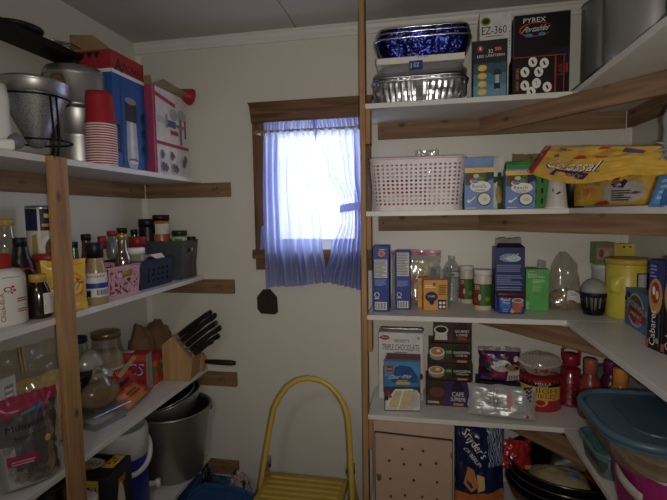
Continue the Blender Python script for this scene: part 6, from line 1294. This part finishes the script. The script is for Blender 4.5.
# coffee filters in a plastic bag on the can
t = thing('filter_bag', 'bag of white fluted coffee filters lying on the red can', 'bag', Vector((P.x, P.y-.005, zc_)), face_cam(P))
b = MB(); FW = C('#cfc9bd', .8)
def filt(u, v):
    a = 2*PI*u; rr = .040+.038*v; k = 1+.05*math.sin(a*34)*(.3+.7*v); return Vector((rr*k*math.cos(a)-.005, rr*.85*k*math.sin(a)-.012+.004*v, .012+.052*v+.010*v*math.sin(a)))
b.grid(filt, 160, 6, FW, False, wrap=True); b.grid(lambda u, v: Vector((.040*v*math.cos(2*PI*u)-.005, .034*v*math.sin(2*PI*u)-.012, .012)), 30, 2, FW, wrap=True); b.build('filters', t, solid=.002)
b = MB(); b.grid(lambda u, v: filt(.70+.22*u, .25+.5*v)*1.03+Vector((0, -.003, -.002)), 20, 4, speck('red_print', [(0, '#a83028'), (.48, '#b84a40'), (.52, '#d8d0c4'), (1, '#d8d0c4')], 60, .5), True); b.build('printed_band', t)
b = MB(); blob((.0, -.008, .042), .082, .064, .050, clear('filter_bag_film', '#f2eaea', .82, .12, '#c8b4b4', .4), 17, .10, flat=.0)(b); b.build('film', t)
# red caddy / bottle
P, r, h = cyl(559, 581, 349, r4, bot=411); P = fx(570, 1.862, r4); r = .046; h = hz(571, 350, 1.815, r4); RC = clear('red_plastic', '#c01a3c', .28, .12, '#a81834', .75)
REDP = C('#a3122e', .3, spec=.5)
t = vessel('water_jug', 'translucent red ribbed drink bottle with a loop lid behind the red can', 'bottle', P+Vector((0, 0, .0004)), [
    ('body', [([(0, 0), (r*.95, 0), (r, .008), (r, h*.10), (r*.94, h*.12), (r, h*.14), (r, h*.22), (r*.94, h*.24), (r, h*.26), (r, h*.34), (r*.94, h*.36), (r, h*.38), (r*.98, h*.42), (r*.78, h*.50), (r*.76, h*.62), (r*.66, h*.63)], RC)], []),
    ('lid', [([(r*.66, h*.69), (r*.72, h*.70), (r*.72, h*.84), (r*.6, h*.88), (0, h*.88)], REDP)], [])])
b = MB(); b.tube([(r*.60, -.01, h*.80), (r*.66, -.01, h*.94), (r*.5, -.01, h*.99), (-r*.3, -.01, h*1.0), (-r*.62, -.01, h*.95), (-r*.62, -.01, h*.82)], .0055, REDP, 8, flat=1.0); b.build('loop_handle', t)
# coloured bottles
def drink(lb, x0, x1, yt, yy, m, cm):
    P = fx((x0+x1)/2, yy, r4); r = (x1-x0)/2*depth(P)/FPX; h = hz((x0+x1)/2, yt, yy, r4); rc = r*.58
    vessel('drink_bottle', lb, 'bottle', P+Vector((0, 0, .0004)), [('body', [([(0, 0), (r*.92, 0), (r, .008), (r, h*.50), (r*.95, h*.58), (r*.72, h*.68), (rc*.9, h*.74), (rc*.9, h*.77)], m)], []), ('cap', [([(rc*.9, h*.755), (rc, h*.76), (rc*1.02, h*.97), (rc*.9, h), (0, h)], cm)], [])], 'drink bottles')
drink('salmon pink drink bottle right of the red ribbed bottle', 579.5, 600.5, 358.5, 1.75, C('#8f3c36', .3), C('#b85a4a', .45))
drink('purple drink bottle behind the blue-lidded tub', 600, 621, 360, 1.77, C('#5a1440', .3), C('#7a1f5c', .45))
drink('yellow drink bottle with an orange cap behind the blue-lidded tub', 608.5, 632, 368, 1.63, C('#b08a14', .3), C('#e0902a', .45))
carton('dark_box', 'grey-blue box at the wall behind the drink bottles', 'box', fx(592, 1.86, r4), fx(622, 1.86, r4), hz(600, 367, 1.86, r4), .05, C('#5f6a78', .5), lift=.0004, front=[('r', .3, .2, .9, .7, C('#4a5260', .5))])
# teal container, pink tub, blue-lidded tub (rounded boxes)
def rbox(b, w, d, h, r_, m, taper=0, z0=0, n=8, rim=0, top=True, bot=True):
    def ring(s, z):
        P = []
        for (sx, sy, a0) in ((1, 1, 0), (-1, 1, PI/2), (-1, -1, PI), (1, -1, 1.5*PI)):
            for i in range(n+1):
                a = a0+PI/2*i/n; P.append(Vector((sx*(w/2-r_)+r_*math.cos(a), sy*(d/2-r_)+r_*math.sin(a), 0))*s+Vector((0, 0, z)))
        return P
    R = [ring(1-taper, z0), ring(1-taper*.3, z0+h*.6), ring(1, z0+h)]; k = len(R[0]); vs = sum(R, []); fs = []
    for j in range(len(R)-1):
        for i in range(k): fs.append([j*k+i, j*k+(i+1) % k, (j+1)*k+(i+1) % k, (j+1)*k+i])
    if bot: fs.append(list(range(k))[::-1])
    if top: fs.append([(len(R)-1)*k+i for i in range(k)])
    b.add(vs, fs, m, False)
    return ring
def tub(name, label, c, w, d, h, r_, body, lidm, lidh, taper, rz=0, contents=None, over=.006, cat='tub'):
    t = thing(name, label, cat, c, rz)
    b = MB(); rbox(b, w, d, h, r_, body, taper, top=False); b.build('body', t)
    b = MB(); rbox(b, w+over*2, d+over*2, lidh*.6, r_+over, lidm, 0, h-.001); rbox(b, w-.02, d-.02, .003, max(.01, r_-.01), lidm, -.02, h+lidh*.6-.001)
    ring = rbox(MB(), w+over, d+over, lidh, r_+over, lidm, 0, h)
    b.tube(ring(1.0, h+lidh*.6), lidh*.38, lidm, 8, True, flat=1); b.build('lid', t)
    if contents: b = MB(); contents(b); b.build('contents', t)
    return t
tub('food_container', 'low teal-lidded clear container on the side shelf under the blue-lidded tub', Vector((.572, 1.405, r4+.0004)), .165, .175, .058, .03, clear('teal_body', '#c8d8d8', .35, .1, '#6a7c7c', .7), C('#4f8686', .4), .016, .10, contents=lambda b: b.box((-.06, -.065, .004), (.06, .065, .042), C('#4a5a58', .6), .02, seg=3))
PT = Vector((.618, 1.135, r4+.0004))
MG = C('#b01a7c', .35, spec=.5)
t = tub('storage_tub', 'magenta pink tub with a white lid edge at the lower right', PT, .31, .31, .182, .11, MG, C('#cfc8bf', .4), .014, .16)
b = MB(); b.grid(lambda u, v: Vector((-.155-.012*math.sin(PI*u)*(1-(v-.5)**2*2), .02-.13*u, .120+.025*v)), 12, 4, C('#c4bcb4', .4)); b.build('handle_tab', t, solid=.004)
zb = r4+.182+.014+.008
FOOD = speck('flat_bread', [(0, '#6a5640'), (.5, '#a58a66'), (1, '#c0a680')], 9, .8)
BC = Vector((.578, 1.092, zb+.0008))
def bread(b):
    for k in range(2): blob((0, 0, .016+.022*k), .135, .105, .012, FOOD, 20+k, .10, 30, 10)(b)
t = tub('bread_tub', 'large clear food tub with a blue lid stacked on the pink tub', BC, .385, .29, .066, .085, clear('hazy_plastic', '#f0eae0', .74, .15, '#c8b498', .6), C('#3c586c', .4), .024, .17, contents=bread)
b = MB(); rbox(b, .27, .20, .003, .05, C('#365064', .4), -.01, .066+.0165); b.build('lid_panel', t)
# ================================================================== RIGHT, bottom: tan cabinet, snack bag, roasters
TAN = C('#c0a28c', .5, var=.03); TAND = C('#3a2e28', .7)
yc = 1.665; xa = ony(373.2, 440, yc).x; xb = ony(454.5, 440, yc).x; zt = r4-T-.006
t = thing('metal_cabinet', 'small tan cabinet with vent holes in its door under the lowest visible right shelf', 'cabinet', (xa, yc, r5+.0004)); w = xb-xa; h = zt-r5
b = MB(); b.box((0, .0, 0), (w, .25, h), TAN, .003, seg=2); b.build('body', t)
u = lambda px, py: (ony(px, py, yc).x-xa, ony(px, py, yc).z-r5)
d0 = u(375.5, 431.5); d1 = u(452, 436); dz = d0[1]
b = MB(); b.prism([(d0[0]-.004, .02), (d1[0]+.003, .02), (d1[0]+.003, dz-.012+.004), (d0[0]-.004, dz+.003)], -.0012, .001, TAND); b.build('door_gap', t)
b = MB(); b.prism([(d0[0], .024), (d1[0], .024), (d1[0], dz-.014), (d0[0], dz-.002)], -.011, -.0012, TAN, .0015); dr = b.build('door', t)
for px, py in [q_ for q_ in ((402.5, 447.5), (423, 449.5), (389.5, 459), (404, 462.5), (420.5, 463), (436, 461.8), (390.5, 477), (413.8, 478.6), (437, 480.5), (391, 494.5), (405, 493.5), (422, 495.2), (437, 498), (391, 508), (408, 507), (424, 508))]:
    q = u(px, py); m = MB(); m.lathe([(0, 0), (.0052, 0), (.0052, .0012), (0, .0012)], C('#4a4038', .6), 12, Matrix.Translation((q[0], -.0122+.0006, q[1])) @ Matrix.Rotation(PI/2, 4, 'X')); m.build('vent_hole', dr)
q = u(378, 473); m = MB(); m.box((q[0]-.012, -.016, q[1]-.004), (q[0]+.012, -.012, q[1]+.006), C('#a8906c', .4, .6), .001); m.lathe([(0, 0), (.007, 0), (.007, .012), (0, .014)], C('#7a6a50', .35, .8), 14, Matrix.Translation((q[0]+.006, -.013, q[1]-.008)) @ Matrix.Rotation(PI/2, 4, 'X')); m.build('latch', dr)
q = u(451.5, 454); m = MB(); m.box((q[0]-.004, -.013, q[1]-.012), (q[0]+.004, -.010, q[1]+.012), C('#8d7c68', .4, .5), .001); m.build('hinge', dr)
# pretzel bag
SN = C('#16204a', .3, spec=.6); SNO = C('#c8641c', .3, spec=.6)
t = thing('pretzel_bag', 'navy and orange pretzel bag beside the tan cabinet', 'bag', Vector((ony(479.5, 470, 1.72).x, 1.72, r5+.001)), .25)
hb = r4-T-.012-r5
def snm(u, v):
    if v < .16: return C('#c9881c', .35, spec=.5)
    if v < .26: return SNO
    if u > .62 and v > .52 and ((u+v*.35)*40 % 2 < 1): return C('#9aa4c0', .35)
    return SN
b, fs = pillow(.192, hb, .075, 121, .010, .14, SN, mf=snm, nu=44, nv=40); b.build('bag', t)
b = MB(); b.prints(fs, [('t', "Snyder's", .33, .77, .66, .115, PAPERW, -.95, 0, .52), ('t', 'OF BERLIN', .30, .64, .50, .035, PAPERW, -.95, 0, .46), ('p', [(.1, .36), (.2, .54), (.32, .50), (.40, .34), (.26, .28)], C('#b87838', .45)), ('p', [(.16, .38), (.22, .48), (.3, .46), (.34, .36), (.26, .32)], SN), ('p', [(.36, .46), (.5, .44), (.52, .3), (.4, .28)], C('#d8b07a', .45)), ('p', [(.60, .99), (.68, .99), (.98, .60), (.98, .5), (.9, .52)], C('#8d93a6', .35))], .005); b.build('front_print', t)
# stack of dark roasting pans with food packs
RM = C('#232326', .18, .6, spec=.6); RMI = C('#2f2f33', .2, .8)
oc = Vector((.516, 1.685, 0)); hh = .60-r5
t0 = None
NR = 4; top = .668
for k in range(NR):
    z0 = top-.105-.030*(NR-1-k); sc = 1.0
    t = thing('roaster_pan', ['dark oval roaster pan at the bottom of the stack under the side shelf', 'dark oval roaster pan, second from the bottom of the stack', 'dark oval roaster pan, second from the top of the stack', 'dark oval roaster pan holding food packs, top of the stack'][k], 'pan', (oc.x, oc.y, z0), 0, 'stack of dark roaster pans')
    b = MB(); b.lathe([(0, 0), (.130, 0), (.155, .015), (.178, .07), (.185, .100)], RM, 48, sx=1.08); b.lathe([(.183, .100), (.176, .07), (.153, .018), (.128, .004), (0, .004)], RMI, 48, sx=1.08, close=False); b.build('body', t)
    b = MB(); b.tube([(.190*1.06*math.cos(2*PI*i/60), .190*math.sin(2*PI*i/60), .102) for i in range(60)], .0045, C('#58585c', .2, .9), 8, True); b.build('rim', t)
z0 = top-.105-.030*(NR-1)
t = thing('pan_riser', 'dark upturned pan supporting the roaster stack', 'pan', (oc.x, oc.y, r5+.0004)); b = MB(); b.lathe([(.12, 0), (.13, .004), (.11, z0-r5-.003), (0, z0-r5-.003)], RM, 36); b.build('body', t)
zi = top-.105+.006
OAT = speck('noodle_pack', [(0, '#6f6048'), (.5, '#988762'), (1, '#ab9b75')], 40, .5)
def pack(label, x, y, ww, ll, hh, m, rz, z, tx=0, nm='food_pack', film=True, pr=()):
    t = thing(nm, label, 'pack', (x, y, z), rz, 'packs in the roaster pan'); t.rotation_euler.x = tx
    b = MB(); 
    f = lambda u, v: Vector(((u-.5)*ww, (v-.5)*ll, hh*(math.sin(PI*u)**.5*math.sin(PI*v)**.5)*(1+.25*noise.noise(Vector((u*6, v*6, x*9))))))
    b.grid(f, 20, 16, m, True); b.grid(lambda u, v: Vector(((.5-u)*ww, (v-.5)*ll, -.001)), 2, 2, m)
    if pr: b.prints(lambda u, v, o: f(u, v)+Vector((0, 0, o+.002)), pr)
    b.build('pack', t)
    return t
pack('clear pack of pale noodles in the roaster pan', .475, 1.635, .19, .12, .045, OAT, -.15, zi+.045, pr=[('e', .72, .3, .09, .12, C('#3f86c8', .4)), ('p', [(.5, .9), (.8, .85), (.78, .76), (.5, .82)], C('#a83a30', .4))])
pack('dark pack with a white label lying deeper in the roaster pan', .565, 1.755, .17, .095, .055, C('#4a4238', .4, spec=.6), -.25, zi+.045, pr=[('p', [(.2, .42), (.75, .3), (.78, .5), (.24, .62)], PAPERW), ('p', [(.5, .44), (.68, .4), (.69, .46), (.52, .5)], C('#3a4a9a', .4))])
pack('orange-brown pack at the right side of the roaster pan', .605, 1.655, .055, .08, .05, C('#8a4a20', .4, spec=.6), .3, zi+.047)
t = thing('snack_packet', 'shiny red snack packet propped at the left rim of the roaster pan', 'packet', Vector((.345, 1.69, zi+.045)), .35); t.rotation_euler.y = .12; t.rotation_euler.x = -.15
b, fs = pillow(.11, .100, .045, 131, .012, .12, C('#a8141c', .2, spec=.8), nu=24, nv=24); b.prints(fs, [('r', .7, .04, .9, .18, C('#b89a34', .4), 3, 2)], .004); b.build('packet', t)
t = thing('clear_wrap', 'clear plastic wrap over the packs in the roaster pan', 'bag', Vector((.49, 1.70, zi+.095)), 0) if 0 else None
SKY = 7; FLASH = 30; FAIM = (370, 165); FSIZE = 2.0; FILL = 6
# ================================================================== camera and light
cam = bpy.data.cameras.new('camera'); co = bpy.data.objects.new('camera', cam); COL.objects.link(co)
cam.sensor_width = 36; cam.lens = 36*FPX/667; cam.clip_start = .02
M = Matrix((_x, _y, -_f)).transposed().to_4x4(); M.translation = EYE; co.matrix_world = M
SC.camera = co
w = bpy.data.worlds.new('sky'); SC.world = w; w.use_nodes = True; nt = w.node_tree
bg = nt.nodes['Background']
sky = nt.nodes.new('ShaderNodeTexSky'); sky.sky_type = 'NISHITA'; sky.sun_disc = False; sky.sun_elevation = .7; sky.sun_rotation = 2.6
mix = nt.nodes.new('ShaderNodeMixRGB'); mix.inputs[0].default_value = .75; mix.inputs[2].default_value = (.9, .95, 1, 1)
sc_ = nt.nodes.new('ShaderNodeMixRGB'); sc_.blend_type = 'MULTIPLY'; sc_.inputs[0].default_value = 1; sc_.inputs[2].default_value = (.2, .2, .2, 1)
nt.links.new(sky.outputs[0], sc_.inputs[1]); nt.links.new(sc_.outputs[0], mix.inputs[1]); nt.links.new(mix.outputs[0], bg.inputs[0])
bg.inputs[1].default_value = SKY
def light(name, kind, loc, energy, color=(1, 1, 1), target=None, **k):
    l = bpy.data.lights.new(name, kind); l.energy = energy; l.color = color
    for a, c in k.items(): setattr(l, a, c)
    o = bpy.data.objects.new(name, l); COL.objects.link(o); o.location = loc
    if target is not None: o.rotation_euler = (Vector(target)-Vector(loc)).to_track_quat('-Z', 'Y').to_euler()
    return o
p = light('window_portal', 'AREA', ((WX0+WX1)/2, D+.09, (WZ0+WZ1)/2), 1, target=((WX0+WX1)/2, 0, (WZ0+WZ1)/2), shape='RECTANGLE', size=WX1-WX0, size_y=WZ1-WZ0)
p.data.cycles.is_portal = True
fl = light('phone_flash', 'SPOT', EYE+_x*.03-_y*.012-_f*.01, FLASH, (1, .94, .84), target=EYE+ray(*FAIM)*2, spot_size=FSIZE, spot_blend=1.0, shadow_soft_size=.012)
cl = light('added_fill_lamp', 'AREA', (-.2, -.7, CEIL-.02), FILL, (1, .93, .82), target=(-.2, -.7, 0), shape='DISK', size=.3)  # added fill: unseen disk under the ceiling behind the camera, brightens the room
v = SC.view_settings; v.view_transform = 'Standard'; v.look = 'None'; v.gamma = 1; v.exposure = 0; v.use_curve_mapping = False
SC.cycles.max_bounces = 8; SC.cycles.transparent_max_bounces = 16; SC.cycles.caustics_reflective = False; SC.cycles.caustics_refractive = False
SC.cycles.sample_clamp_indirect = 4
